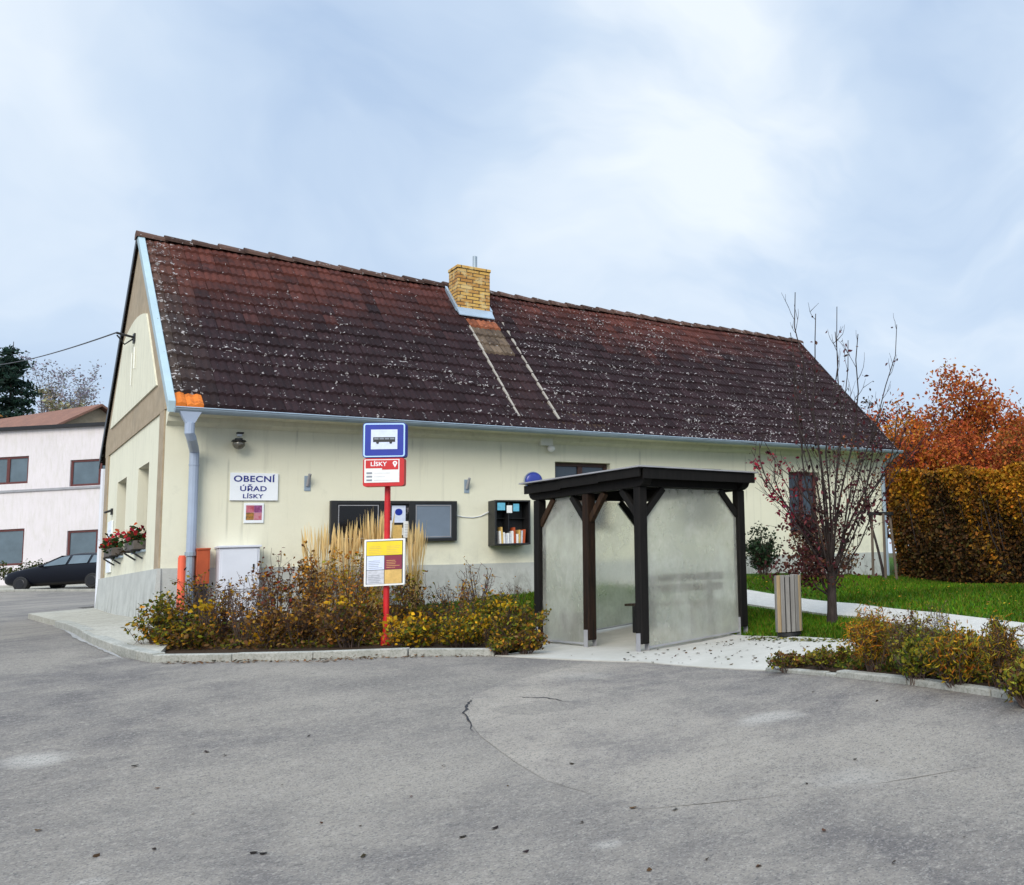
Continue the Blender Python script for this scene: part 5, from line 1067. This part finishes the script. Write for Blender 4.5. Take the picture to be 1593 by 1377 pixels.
# right bed
bed(1225, 1038, 22, 60, label='low dark cushion plant at the left tip of the right bed', seed=81, pal=BR+OG[3:], leaf=.035, n_leaf=700, stems=24)
bed(1290, 1036, 34, 70, label='low green plant near the left tip of the right bed', seed=82, pal=OG+BR, leaf=.035, n_leaf=800, stems=24)
bed(1362, 1040, 105, 95, label='golden brown fine stemmed shrub at the left of the right bed', seed=83, pal=OR[2:]+OR[:1]+YL[2:]+BR[2:], leaf=.055, aspect=.16, n_leaf=2400, stems=60, thick=.004, dome=.5)
bed(1418, 1044, 110, 85, label='grey brown seeding shrub in the middle of the right bed', seed=84, pal=BR+[(.17, .13, .09), (.12, .10, .06)]+OG[:1], leaf=.03, n_leaf=1500, stems=60, thick=.003, dome=.5)
bed(1425, 1056, 70, 80, label='green shrub in front of the grey brown seeding shrub', seed=85, pal=OG+[(.05, .09, .015)], leaf=.04, n_leaf=1200, stems=34)
bed(1490, 1062, 95, 100, label='yellow orange leaved shrub right of centre in the right bed', seed=86, pal=YL[2:]+OR+OG, leaf=.055, aspect=.25, n_leaf=2200, stems=60, dome=.5)
bed(1560, 1070, 120, 80, label='brown dry stemmed shrub at the right end of the right bed', seed=87, pal=BR+OR[2:]+OG[2:3], leaf=.055, aspect=.16, n_leaf=1700, stems=50, thick=.004, dome=.4)
bed(1600, 1090, 70, 90, label='low green brown shrub at the right picture edge', seed=88, pal=OG+BR, leaf=.04, n_leaf=1100, stems=34)
bed(1552, 1035, 85, 18, label='slim dark green upright plant by the path', seed=89, pal=[(.02, .045, .015), (.03, .06, .02)], leaf=.035, n_leaf=500, stems=14, thick=.004, dome=.1)
bed(1460, 1022, 95, 50, label='thin pale seed stalks beside the garden path', seed=90, pal=[(.25, .17, .09), (.17, .11, .06)], leaf=.025, n_leaf=300, stems=34, thick=.003, dome=.3)
rbp = [V2(grd(*p)) for p in ((1205,1036),(1300,1045),(1440,1058),(1593,1080),(1800,1110),(1800,1062),(1593,1024),(1450,1010),(1350,1004),(1338,1018),(1228,1032))]
litter('ground_cover', rbp, 6500, .035, .045, OG+BR+[(.05, .08, .015)], 64, .03, label='low green and brown ground cover filling the right bed', cat='ground cover')
# dark plants against the hall
b = at(1190, 893, 0); shrub('evergreen_bush', 'dark evergreen bush against the hall right of the shelter', 'shrub', b, hpx(b, 75), hpx(b, 62), 91, [(.012, .026, .012), (.02, .04, .018), (.03, .05, .025)], .07, 1500, 36, dome=.6)
b = at(1268, 895, 0); shrub('shrub', 'reddish brown leafed shrub below the brown window', 'shrub', b, hpx(b, 95), hpx(b, 95), 92, [(.09, .03, .022), (.12, .05, .03), (.06, .03, .02), (.16, .08, .03)], .07, 1500, 40, dome=.6)
b = at(1205, 885, 0); shrub('shrub', 'slim yellow leaved shrub against the hall beside the evergreen bush', 'shrub', b, hpx(b, 55), hpx(b, 34), 93, YL+OG, .06, 240, 14, dome=.4)
b = at(1320, 893, 0); shrub('shrub', 'small grey brown plant at the plinth right of the brown window', 'shrub', b, hpx(b, 40), hpx(b, 40), 94, BR+[(.2, .14, .08)], .05, 350, 20)
# staked young tree
b = at(1383, 903, -.03); Db = float((b-CAM)@FW); s = empty('tree_stake', b, 0, 'three wooden tree stakes joined by a dark top rail before the hedge', 'tree stake')
st = [dep(1358, 893, Db+.5), dep(1378, 901, Db), dep(1396, 900, Db+.1)]
for q, tp in zip(st, (dep(1356, 800, Db+.5), dep(1374, 799, Db), dep(1384, 799, Db+.1))): mb = MB(); mb.tube([np.array([q[0], q[1], h1(q[0], q[1])-.2]), tp], [.032, .028], 8); mb.build('stake', M['stakewood'], s)
mb = MB(); mb.beam(dep(1350, 799, Db+.5), dep(1388, 799, Db+.02), .07, .07); mb.build('rail', M['darkmetal'], s)
tree('young_tree', 'young bare tree with a few dark leaves held by the stakes', 'tree', np.array([*dep(1376, 900, Db+.3)[:2], h1(*dep(1376, 900, Db+.3)[:2])]), 2.9, .3, 95, RS+BR, .06, 240, trunk_r=.035, clear=.45, kids=(7, 3), ang=.6)
# ------------------------------------------------------------------ hedge and the trees behind it
HA, HB = grd(1392, 897), dep(1590, 906, 17.9); dh = nrm((HB-HA)[:2]); HB2 = HB[:2]+dh*7; nh = np.array([-dh[1], dh[0]])
if nh@FW[:2] < 0: nh = -nh
he = empty('beech_hedge', (HA[0], HA[1], h1(HA[0], HA[1])), 0, 'tall clipped beech hedge in autumn ochre and brown beside the lawn', 'hedge')
Lh = float(np.linalg.norm(HB2-HA[:2])); hh_ = 2.36; th = 1.1
n = 46000; rng = np.random.default_rng(101); t = rng.uniform(-.1, Lh, n); side = rng.uniform(size=n)
v = np.where(side < .62, np.abs(rng.normal(0, .10, n)), np.where(side < .86, rng.uniform(0, th, n), th*rng.uniform(0, 1, n))); zz = np.where(side < .62, hh_*rng.uniform(0, 1, n)**.85, np.where(side < .86, hh_-np.abs(rng.normal(0, .07, n)), rng.uniform(0, hh_, n)))
e = side >= .86; t[e] = np.where(rng.uniform(size=e.sum()) < .5, np.abs(rng.normal(0, .08, e.sum())), t[e]); 
bul = .08*np.sin(t*2.1)+.05*np.sin(t*5.3+zz*3)+.06*np.sin(zz*4.+t); top = .05*np.sin(t*3.7)+.04*np.sin(t*9.1)+.03*np.sin(t*17)
P = np.c_[HA[0]+dh[0]*t+nh[0]*(v+bul), HA[1]+dh[1]*t+nh[1]*(v+bul), np.zeros(n)]; P[:, 2] = H(P[:, 0], P[:, 1])-.03+zz*(1+top/hh_)
f = np.clip((zz/hh_-.58)*2.2+.5*np.sin(t*1.9+1.5)+.45*np.sin(t*4.3+zz*2.5)+rng.normal(0, .35, n), 0, 1)[:, None]  # light on top and shade lower down painted into the leaf colours
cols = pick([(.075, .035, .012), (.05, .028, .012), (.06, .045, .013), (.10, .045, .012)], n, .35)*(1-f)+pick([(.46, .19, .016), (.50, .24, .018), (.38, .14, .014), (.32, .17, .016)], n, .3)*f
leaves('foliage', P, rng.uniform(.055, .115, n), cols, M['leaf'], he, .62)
mb = MB()
for i in range(150):
    q = rng.uniform(0, Lh); p = np.r_[HA[:2]+dh*q+nh*rng.uniform(.25, .8), 0]; p[2] = h1(p[0], p[1])-.1
    for k in range(3): e = p+np.array([0, 0, rng.uniform(1.5, 2.2)])+np.r_[dh*rng.normal()*.25+nh*rng.normal()*.25, 0]; mb.tube([p, (p+e)/2+rng.normal(size=3)*.05, e], [.018, .012, .005], 4, cap=False)
mb.build('branches', M['bark'], he)
q0, q1 = HA[:2]+dh*.25+nh*.35, HB2+nh*.35; mb = MB(); z0, z1 = h1(*q0), h1(*q1)
mb.add([(*(q0), z0-.1), (*q1, z1-.1), (*(q1+nh*.45), z1-.1), (*(q0+nh*.45), z0-.1), (*(q0+dh*.1), z0+1.75), (*q1, z1+1.75), (*(q1+nh*.45), z1+1.75), (*(q0+nh*.45+dh*.1), z0+1.75)], [(0,3,2,1),(4,5,6,7),(0,1,5,4),(1,2,6,5),(2,3,7,6),(3,0,4,7)]); mb.build('dark_core', M['twig'], he)  # added solid box standing in for the hedge's dark inside
TG = 'autumn trees behind the hedge'
FT = [(.40, .09, .026), (.43, .125, .026), (.30, .06, .022), (.38, .15, .025)]
def bgtree(px, ptop, D, lb, seed, pal, n, wd=.55, leaf=.13, rr=.11, kids=(13, 6, 4), clear=.12, jit=.22, name='autumn_tree', ang=.85, upb=.16, group=TG, mat=None):
    p = dep(px, 860, D); z = h1(p[0], p[1]); top = dep(px, ptop, D)[2]; return tree(name, lb, 'tree', (p[0], p[1], z), (top-z)*.86, .3, seed, pal, leaf, n, trunk_r=rr, clear=clear, kids=kids, ang=ang, upb=upb, jit=jit, group=group, mat=mat)
bgtree(1490, 566, 31, 'tallest orange red tree standing up behind the hedge', 201, FT, 6500)
bgtree(1400, 640, 29, 'dark red tree between hall and orange trees', 202, [(.34, .065, .02), (.42, .09, .02), (.24, .045, .02)], 3600)
bgtree(1440, 632, 33, 'orange tree left of the tallest one behind the hedge', 203, FT, 4800)
bgtree(1555, 618, 32, 'orange tree right of the tallest one behind the hedge', 204, FT[:2], 5200)
bgtree(1610, 634, 30, 'orange tree cut by the right picture edge', 205, FT, 4200)
bgtree(1465, 650, 27, 'olive tinged orange tree low over the left hedge top', 206, [(.44, .15, .02), (.36, .17, .02), (.5, .16, .02)], 5200, leaf=.11)
bgtree(1535, 655, 27.5, 'rust orange bushy tree low over the middle of the hedge', 207, FT[:3], 5200, leaf=.11)
bgtree(1585, 660, 27, 'rust brown bushy tree low over the right hedge end', 208, FT[:3]+[(.2, .1, .02)], 4200, leaf=.11)
bgtree(1352, 628, 45, 'far dark tree tip beside the hall roof end', 209, [(.05, .035, .03), (.08, .05, .035)], 1400, leaf=.16)
bgtree(1415, 668, 26.5, 'low rusty red bushy tree over the left end of the hedge', 211, FT[:3], 4200, leaf=.11)
bgtree(1510, 640, 34, 'broad rust red tree behind the middle of the hedge', 212, FT[:3], 6000, leaf=.14)
# shed behind the hedge
b0 = dep(1545, 717, 31.5); b1 = dep(1690, 694, 30.); s = empty('shed', (b0[0], b0[1], h1(b0[0], b0[1])), 0, 'grey roofed shed just showing over the right end of the hedge', 'shed')
d_ = nrm((b1-b0)[:2]); n_ = np.array([-d_[1], d_[0]]); n_ = n_ if n_@FW[:2] > 0 else -n_; mb = MB(); g0 = h1(b0[0], b0[1])-.2
c4 = [b0[:2]+d_*.2, b1[:2], b1[:2]+n_*2.5, b0[:2]+d_*.2+n_*2.5]; zs = [b0[2]-.1, b1[2]-.1, b1[2]+.1, b0[2]+.1]
mb.add([(*c, g0) for c in c4]+[(*c, z) for c, z in zip(c4, zs)], [(0,1,5,4),(1,2,6,5),(2,3,7,6),(3,0,4,7)]); mb.build('wall', M['greywood'], s)
mb = MB(); c5 = [b0[:2]-n_*.15, b1[:2]-n_*.15, b1[:2]+n_*2.7, b0[:2]+n_*2.7]; zs = [b0[2], b1[2], b1[2]+.22, b0[2]+.22]; mb.add([(*c, z-.05) for c, z in zip(c5, zs)]+[(*c, z) for c, z in zip(c5, zs)], [(0,3,2,1),(4,5,6,7),(0,1,5,4),(1,2,6,5),(2,3,7,6),(3,0,4,7)]); mb.build('roof', M['greyroof'], s)
# grass on the lawn
def grass(polys, n, seed, hgt=.055):
    rng = np.random.default_rng(seed); P = np.concatenate([scatter(p, k, rng) for p, k in zip(polys, n)]); N = len(P); z = H(P[:, 0], P[:, 1])-.03
    a = rng.uniform(0, 2*math.pi, N); w = .011; h = hgt*rng.uniform(.5, 1.5, N); ln = rng.normal(0, .025, (N, 2)); r = np.c_[np.cos(a), np.sin(a)]*w
    V = np.empty((N, 3, 3)); V[:, 0, :2] = P-r; V[:, 1, :2] = P+r; V[:, 2, :2] = P+ln; V[:, 0, 2] = z; V[:, 1, 2] = z; V[:, 2, 2] = z+h
    me = bpy.data.meshes.new('lawn_grass'); me.vertices.add(N*3); me.vertices.foreach_set('co', V.astype(np.float32).ravel()); me.loops.add(N*3); me.loops.foreach_set('vertex_index', np.arange(N*3, dtype=np.int32)); me.polygons.add(N); me.polygons.foreach_set('loop_start', np.arange(0, N*3, 3, dtype=np.int32)); me.update(calc_edges=True)
    big = .5+.5*np.sin(P[:, 0]*1.3+np.sin(P[:, 1]*.9)*2); c = pick([(.055, .15, .006), (.085, .19, .010), (.11, .21, .008), (.045, .13, .004), (.17, .17, .02)], N, .25)*(.6+.4*big)[:, None]
    ca = me.color_attributes.new('Col', 'FLOAT_COLOR', 'POINT'); ca.data.foreach_set('color', np.repeat(np.c_[c, np.ones(N)], 3, 0).astype(np.float32).ravel()); me.materials.append(M['leaf'])
    o = bpy.data.objects.new('lawn_grass', me); link(o); tag(o, 'short green lawn grass between path, hedge and hall', 'grass', None, 'stuff')
g1 = [V2(grd(*p)) for p in ((1165,914),(1250,928),(1334,936),(1460,950),(1593,966),(1800,996),(1800,925),(1593,908),(1400,897),(1345,895),(1160,896))]
g2 = [V2(grd(*p)) for p in ((1150,942),(1249,953),(1334,962),(1460,982),(1500,990),(1460,1003),(1345,996),(1250,990),(1158,988))]+[(5.6, -4.4), (3.5, -4.6), (4.2, -2.9), (7.3, -2.7)]
g3 = [(3.4, -.05), (3.4, -4.6), (4.2, -2.8), (7.2, -2.6), (7.0, -.05)]
grass([g1, g2, g3], [42000, 26000, 12000], 301)
litter('leaf_litter', g1, 260, .02, .05, OR+YL+BR, 65, .02, label='scattered fallen leaves on the lawn before the hedge', cat='leaf litter')
# fallen leaves on the asphalt and the apron
rng = np.random.default_rng(401)
spots = [(818,1323),(500,1279),(560,1284),(985,1255),(1050,1257),(905,1278),(480,1144),(322,1168),(350,1173),(640,1238),(395,1325),(410,1326),(898,1078),(1364,1090),(1430,1160),(1010,1352),(1282,1290),(1255,1218),(1455,1208),(300,1265),(890,1187),(245,1225),(725,1235),(790,1222),(565,1330),(240,1320),(620,1352),(770,1286),(720,1300),(1100,1335),(1330,1180),(1180,1345),(440,1220),(210,1190),(115,1183),(690,1190),(1050,1128),(1265,1075),(1170,1210),(1500,1300),(1390,1340),(60,1290),(150,1330)]
mb0 = None
for i, (px, py) in enumerate(spots):
    p = grd(px, py, .014); n_ = 1; o = leaves('fallen_leaf', np.zeros((1, 3)), np.array([rng.uniform(.025, .06)]), pick([(.02, .015, .012), (.03, .02, .015), (.05, .03, .02), (.10, .05, .025)], 1), M['leaf'], None, .6, 0, None, True); o.location = p
    tag(o, 'small dry brown leaf lying on the grey asphalt', 'leaf', 'fallen leaves on the asphalt')
litter('leaf_litter', [V2(grd(*p)) for p in ((880,1022),(1190,1038),(1320,1012),(1330,998),(1165,993),(1010,1014))], 130, .002, .045, [(.03, .025, .015), (.07, .06, .03), (.09, .05, .02)], 66, .024, label='dark leaf crumbs scattered on the pale apron', cat='leaf litter')
litter('leaf_litter', [V2(grd(*p)) for p in ((1165,992),(1330,996),(1330,1001),(1165,998))], 260, .006, .05, OG+[(.04, .07, .015)], 67, .02, label='moss and leaves along the upper edge of the pale apron', cat='leaf litter')
# ------------------------------------------------------------------ street on the left: car, pink house, far house, trees
fh = nrm(np.array([FW[0], FW[1], 0])); rh = np.array([RT[0], RT[1], 0]); rh = nrm(rh)
def plane_at(D): 
    P0 = CAM+FW*D
    def f(px, py, d=0.):
        v = ray(px, py); return CAM+v*(((P0-CAM)@fh+d)/(v@fh))
    return f
# parked car
Dc = 40.6; fc = plane_at(Dc); nose = fc(-3, 905); gc = h1(*fc(80, 915)[:2])+.02
car = empty('parked_car', (nose[0], nose[1], gc), math.atan2(rh[1], rh[0]), 'dark navy hatchback parked in front of the pink house', 'car')
st = [  # x, bottom, sill, belt, top, half width, roof half width
 (0.00,.34,.42,.60,.62,.58,.55),(.06,.26,.40,.66,.70,.72,.66),(.25,.22,.40,.74,.79,.80,.72),(.7,.2,.40,.82,.88,.86,.76),(1.2,.2,.40,.90,.97,.88,.76),(1.42,.2,.40,.93,1.03,.885,.72),
 (1.8,.2,.40,.95,1.22,.89,.66),(2.2,.2,.40,.96,1.39,.89,.60),(2.6,.2,.40,.965,1.46,.89,.58),(3.1,.2,.40,.975,1.465,.89,.58),(3.6,.2,.40,.985,1.42,.885,.57),(4.0,.22,.40,.99,1.29,.87,.58),(4.25,.24,.42,.99,1.12,.85,.62),(4.42,.30,.46,.94,.98,.80,.66),(4.48,.36,.5,.8,.84,.70,.6)]
def ring(s):
    x, zb, zs, ze, zt, w, wr = s; half = [(0, zb), (w*.85, zb), (w*.97, zs), (w, (zs+ze)/2), (w*.985, ze), (wr+(w*.985-wr)*.12, ze+(zt-ze)*.86), (wr*.82, zt-.012), (0, zt)]
    return [(x, -y, z) for y, z in half]+[(x, y, z) for y, z in half[-2:0:-1]]
def cw(p): q = nose+rh*p[0]*1.10+fh*(p[1]*1.03+.9); return (q[0], q[1], gc+p[2]*1.06)
mb = MB(); Rg = [ring(s) for s in st]; m = len(Rg[0]); mb.add([cw(p) for r_ in Rg for p in r_], [(i*m+j, i*m+(j+1)%m, (i+1)*m+(j+1)%m, (i+1)*m+j) for i in range(len(Rg)-1) for j in range(m)]+[tuple(range(m)), tuple(range((len(Rg)-1)*m, len(Rg)*m))])
body = mb.build('body', M['carpaint'], car, smooth=True); sm = body.modifiers.new('sub', 'SUBSURF'); sm.levels = 2; sm.render_levels = 2
def sp(x, k):   # side point: k 0 at the belt, 1 near the roof edge
    i = max(0, min(len(st)-2, int(np.searchsorted([s[0] for s in st], x)-1))); a = (x-st[i][0])/(st[i+1][0]-st[i][0]); s = [st[i][j]+(st[i+1][j]-st[i][j])*a for j in range(7)]
    y0, z0 = s[5]*.985, s[3]; y1, z1 = s[6]+(s[5]*.985-s[6])*.12, s[3]+(s[4]-s[3])*.86; return y0+(y1-y0)*k, z0+(z1-z0)*k
for sgn in (-1, 1):
    for xa, xb, xc, xd in ((1.62, 2.55, 2.55, 2.22), (2.66, 3.38, 3.36, 2.66), (3.48, 3.98, 3.72, 3.46)):
        P = []
        for x, k in ((xa, .10), (xb, .10), (xc, .90), (xd, .90)): y, z = sp(x, k); P.append(cw((x, sgn*(y+.008), z)))
        mb = MB(); mb.add(P, [(0, 1, 2, 3)]); mb.build('side_window', M['lightpane'], car)
    mb = MB(); mb.sphere(cw((1.72, sgn*.98, .98)), .09, 10, 6, sc=(1, .9, .75)); mb.build('wing_mirror', M['carpaint'], car, smooth=True)
    mb = MB(); mb.sphere(cw((.22, sgn*.66, .66)), .14, 12, 8, sc=(1.0, .8, .55)); mb.build('headlight', M['lampglass'], car, smooth=True)
    for x in (.86, 3.62):
        mb = MB(); c0, c1 = np.array(cw((x, sgn*.70, .31))), np.array(cw((x, sgn*.90, .31))); mb.tube([c0, c0+(c1-c0)*.9, c1], [.31, .31, .285], 24); wh = mb.build('wheel', M['rubber'], car)
        mb = MB(); mb.tube([c1+(c1-c0)*.01, c1+(c1-c0)*.06], [.20, .185], 20); mb.build('rim', M['rim'], wh)
mb = MB(); mb.add([cw(p) for p in ((1.46,-.66,1.055),(1.46,.66,1.055),(2.12,.52,1.375),(2.12,-.52,1.375))], [(0,1,2,3)]); mb.build('windscreen', M['lightpane'], car)
mb = MB(); mb.add([cw(p) for p in ((-.012,-.25,.46),(-.012,.25,.46),(-.012,.25,.56),(-.012,-.25,.56))], [(0,1,2,3)]); mb.build('number_plate', M['paper'], car)
# pink house
Dp = 46.; fp_ = plane_at(Dp); A = fp_(-230, 700); B = fp_(420, 700); zc = fp_(80, 667)[2]
gp0 = h1(*fp_(80, 900)[:2]); ph = empty('pink_house', (fp_(80, 900)[0], fp_(80, 900)[1], gp0), 0, 'pale pink two storey house with brown windows behind the dark car', 'building')
ua, ub = (A-fp_(0, 700))@rh, (B-fp_(0, 700))@rh; O = fp_(0, 700)
def PP_(u, v, d=0.): q = O+rh*u+fh*d; return (q[0], q[1], v)
def uv(px, py): q = fp_(px, py); return float((q-O)@rh), float(q[2])
wins = []
for (x0, y0, x1, y1) in ((-55, 709, 45, 757), (107, 711, 200, 757), (-58, 822, 38, 884), (101, 821, 196, 884), (-200, 709, -110, 757), (255, 712, 350, 757)):
    a, b = uv(x0, y1), uv(x1, y0); wins.append((a[0], b[0], a[1], b[1]))
mb = MB(); wall_grid(mb, [ua, ub], [gp0-.6, zc], wins, lambda u, v: PP_(u, v))
for u0, u1, v0, v1 in wins:
    q = .14
    for a, b in (((u0, v0), (u0, v1)), ((u1, v0), (u1, v1)), ((u0, v1), (u1, v1)), ((u0, v0), (u1, v0))): mb.quad(PP_(*a), PP_(*b), PP_(*b, q), PP_(*a, q))
mb.quad(PP_(ua, gp0-.6), PP_(ua, zc), PP_(ua, zc, 9), PP_(ua, gp0-.6, 9)); mb.quad(PP_(ub, gp0-.6), PP_(ub, zc), PP_(ub, zc, 9), PP_(ub, gp0-.6, 9)); mb.quad(PP_(ua, gp0-.6, 9), PP_(ub, gp0-.6, 9), PP_(ub, zc, 9), PP_(ua, zc, 9)); mb.quad(PP_(ua, zc), PP_(ub, zc), PP_(ub, zc, 9), PP_(ua, zc, 9))
mb.build('wall', M['pink'], ph, fix=False)
def pbox(mb, u0, u1, v0, v1, d0, d1): P = [PP_(u0,v0,d0),PP_(u1,v0,d0),PP_(u1,v0,d1),PP_(u0,v0,d1),PP_(u0,v1,d0),PP_(u1,v1,d0),PP_(u1,v1,d1),PP_(u0,v1,d1)]; mb.add(P, [(0,3,2,1),(4,5,6,7),(0,1,5,4),(1,2,6,5),(2,3,7,6),(3,0,4,7)])
for u0, u1, v0, v1 in wins:
    win(lambda u, v, d: PP_(u, v, .05+d), u0+.004, u1-.004, v0+.004, v1-.004, M['redbrown'], mull=1 if u1-u0 < 2.9 else 2, parent=ph, w=.10, pane=M['lightpane'])
mb = MB(); pbox(mb, ua-.1, ub+.1, zc+.002, zc+.16, -.22, 9.1); mb.build('cornice', M['darkmetal'], ph)
lz = uv(80, 761)[1]; mb = MB(); pbox(mb, ua, ub, lz-.06, lz+.05, -.07, -.004); mb.build('ledge', M['greyroof'], ph)
# garden bits before it
gl = fc(10, 880); s = empty('garden_bench', (*fp_(2, 880)[:2], gp0), 0, 'white slatted bench before the pink house behind the car bonnet', 'bench')
for i, zz in enumerate((.35, .62, .82)): mb = MB(); pbox(mb, -1.0, .72, gp0+zz, gp0+zz+.11, -2.4-.02*i, -2.32-.02*i); mb.build('slat', M['white'], s)
for u in (-.85, .58): mb = MB(); pbox(mb, u, u+.08, gp0, gp0+.95, -2.31, -2.22); mb.build('leg', M['white'], s)
q = fp_(48, 885, -1.6); shrub('low_hedge', 'low dark hedge in front of the pink house', 'hedge', (q[0], q[1], h1(q[0], q[1])), 1.0, 2.6, 501, OG[3:]+[(.03, .045, .015)], .10, 2600, 60, dome=.3, thick=.01)
# far red roofed house
ap_ = dep(152, 633, 56.); rl = dep(-40, 657, 59.5); dr = nrm((rl-ap_)[:2]); nr = np.array([-dr[1], dr[0]]); nr = -nr if nr@FW[:2] > 0 else nr
fe = dep(117, 667, 50.5); hz = fe[2]; wd_ = 3.1; Lr = 16.; zr0 = ap_[2]; gz_ = h1(ap_[0], ap_[1])
nb = empty('red_roofed_house', (ap_[0], ap_[1], gz_), 0, 'house with a faded red tiled roof behind the pink house', 'building')
def Q3(l, w, z): p = ap_[:2]+dr*l+nr*w; return (p[0], p[1], z)
mb = MB()
for sg in (1, -1): mb.prism([Q3(-.4, 0, zr0), Q3(Lr, 0, zr0), Q3(Lr, sg*(wd_+.4), hz-.15), Q3(-.4, sg*(wd_+.4), hz-.15)], (0, 0, .14))
mb.build('roof', M['farroof'], nb)
mb = MB(); mb.add([Q3(0, -wd_, gz_-.5), Q3(0, wd_, gz_-.5), Q3(0, wd_, hz-.05), Q3(0, 0, zr0-.02), Q3(0, -wd_, hz-.05), Q3(Lr-.4, -wd_, gz_-.5), Q3(Lr-.4, wd_, gz_-.5), Q3(Lr-.4, wd_, hz-.05), Q3(Lr-.4, 0, zr0-.02), Q3(Lr-.4, -wd_, hz-.05)], [(0,1,2,3,4),(9,8,7,6,5),(1,6,7,2),(0,4,9,5)]); mb.build('wall', M['tan'], nb)
mb = MB(); mb.add([Q3(3.2, 2.3, zr0-(zr0-hz)*2.3/wd_+.22), Q3(4.2, 2.3, zr0-(zr0-hz)*2.3/wd_+.22), Q3(4.2, 2.9, zr0-(zr0-hz)*2.9/wd_+.22), Q3(3.2, 2.9, zr0-(zr0-hz)*2.9/wd_+.22)], [(0,1,2,3)]); mb.build('skylight', M['darkpane'], nb)
# far trees
def spruce(px, ptop, D, lb, seed, Rm):
    p = dep(px, 860, D); z = h1(p[0], p[1]); Ht = dep(px, ptop, D)[2]-z; rng = np.random.default_rng(seed); t = empty('spruce_tree', (p[0], p[1], z), 0, lb, 'tree')
    mb = MB(); mb.tube([(0, 0, -.2), (0, 0, Ht*.5), (0, 0, Ht)], [.28, .16, .02], 8, cap=False); P = []
    for i in range(150):
        zt_ = .12+.86*rng.uniform(); a = rng.uniform(0, 2*math.pi); L = Rm*(1-zt_)**.8*rng.uniform(.7, 1.15)+.15; q = [np.array([math.cos(a)*L*s, math.sin(a)*L*s, Ht*zt_-L*.30*s+.12*L*s*s]) for s in (0, .4, .75, 1)]
        mb.tube(q, [.04, .03, .02, .008], 4, cap=False)
        k = int(60*L+12); s = rng.uniform(.1, 1, k); P.append(np.array([np.interp(s, [0, .4, .75, 1], [w[j] for w in q]) for j in range(3)]).T+rng.normal(size=(k, 3))*[.22, .22, .12])
    o = mb.build('trunk', M['bark'], None); o.parent = t; P = np.concatenate(P); n = len(P); o = leaves('crown', P, rng.uniform(.22, .42, n), pick([(.016, .035, .028), (.022, .045, .034), (.03, .055, .04)], n, .3), M['leaf'], None, .4); o.parent = t
spruce(2, 522, 70, 'dark green spruce at the left picture edge', 601, 4.8)
TL = 'trees behind the pink house'
PB_ = [(.26, .24, .28), (.2, .18, .2), (.3, .27, .27)]
bgtree(48, 546, 78, 'tall bare mauve grey tree right of the spruce', 602, PB_, 3000, leaf=.2, rr=.2, kids=(12, 6, 5), clear=.2, jit=.2, name='bare_tree', mat=M['palebark'], group=TL)
bgtree(78, 556, 82, 'bare mauve grey tree right of the tall bare one', 603, PB_, 2600, leaf=.2, rr=.2, kids=(12, 6, 5), clear=.2, name='bare_tree', mat=M['palebark'], group=TL)
bgtree(112, 597, 80, 'pale olive tree above the far red roof', 604, [(.30, .27, .14), (.38, .33, .22), (.22, .2, .1)], 4200, leaf=.26, rr=.16, mat=M['palebark'], group=TL, ang=.9)
bgtree(142, 606, 84, 'pale yellowish tree right of the pale olive one', 605, [(.40, .36, .24), (.30, .27, .18)], 3600, leaf=.26, rr=.16, mat=M['palebark'], group=TL, ang=.9)
bgtree(168, 612, 84, 'pale tree whose crown meets the gable of the hall', 606, [(.36, .30, .24), (.28, .24, .2)], 2800, leaf=.26, rr=.16, mat=M['palebark'], group=TL, ang=.9)
bgtree(12, 628, 66, 'orange brown tree below the spruce over the pink house', 607, [(.34, .15, .03), (.26, .12, .03)], 2200, leaf=.22, rr=.12, group=TL, ang=.9)
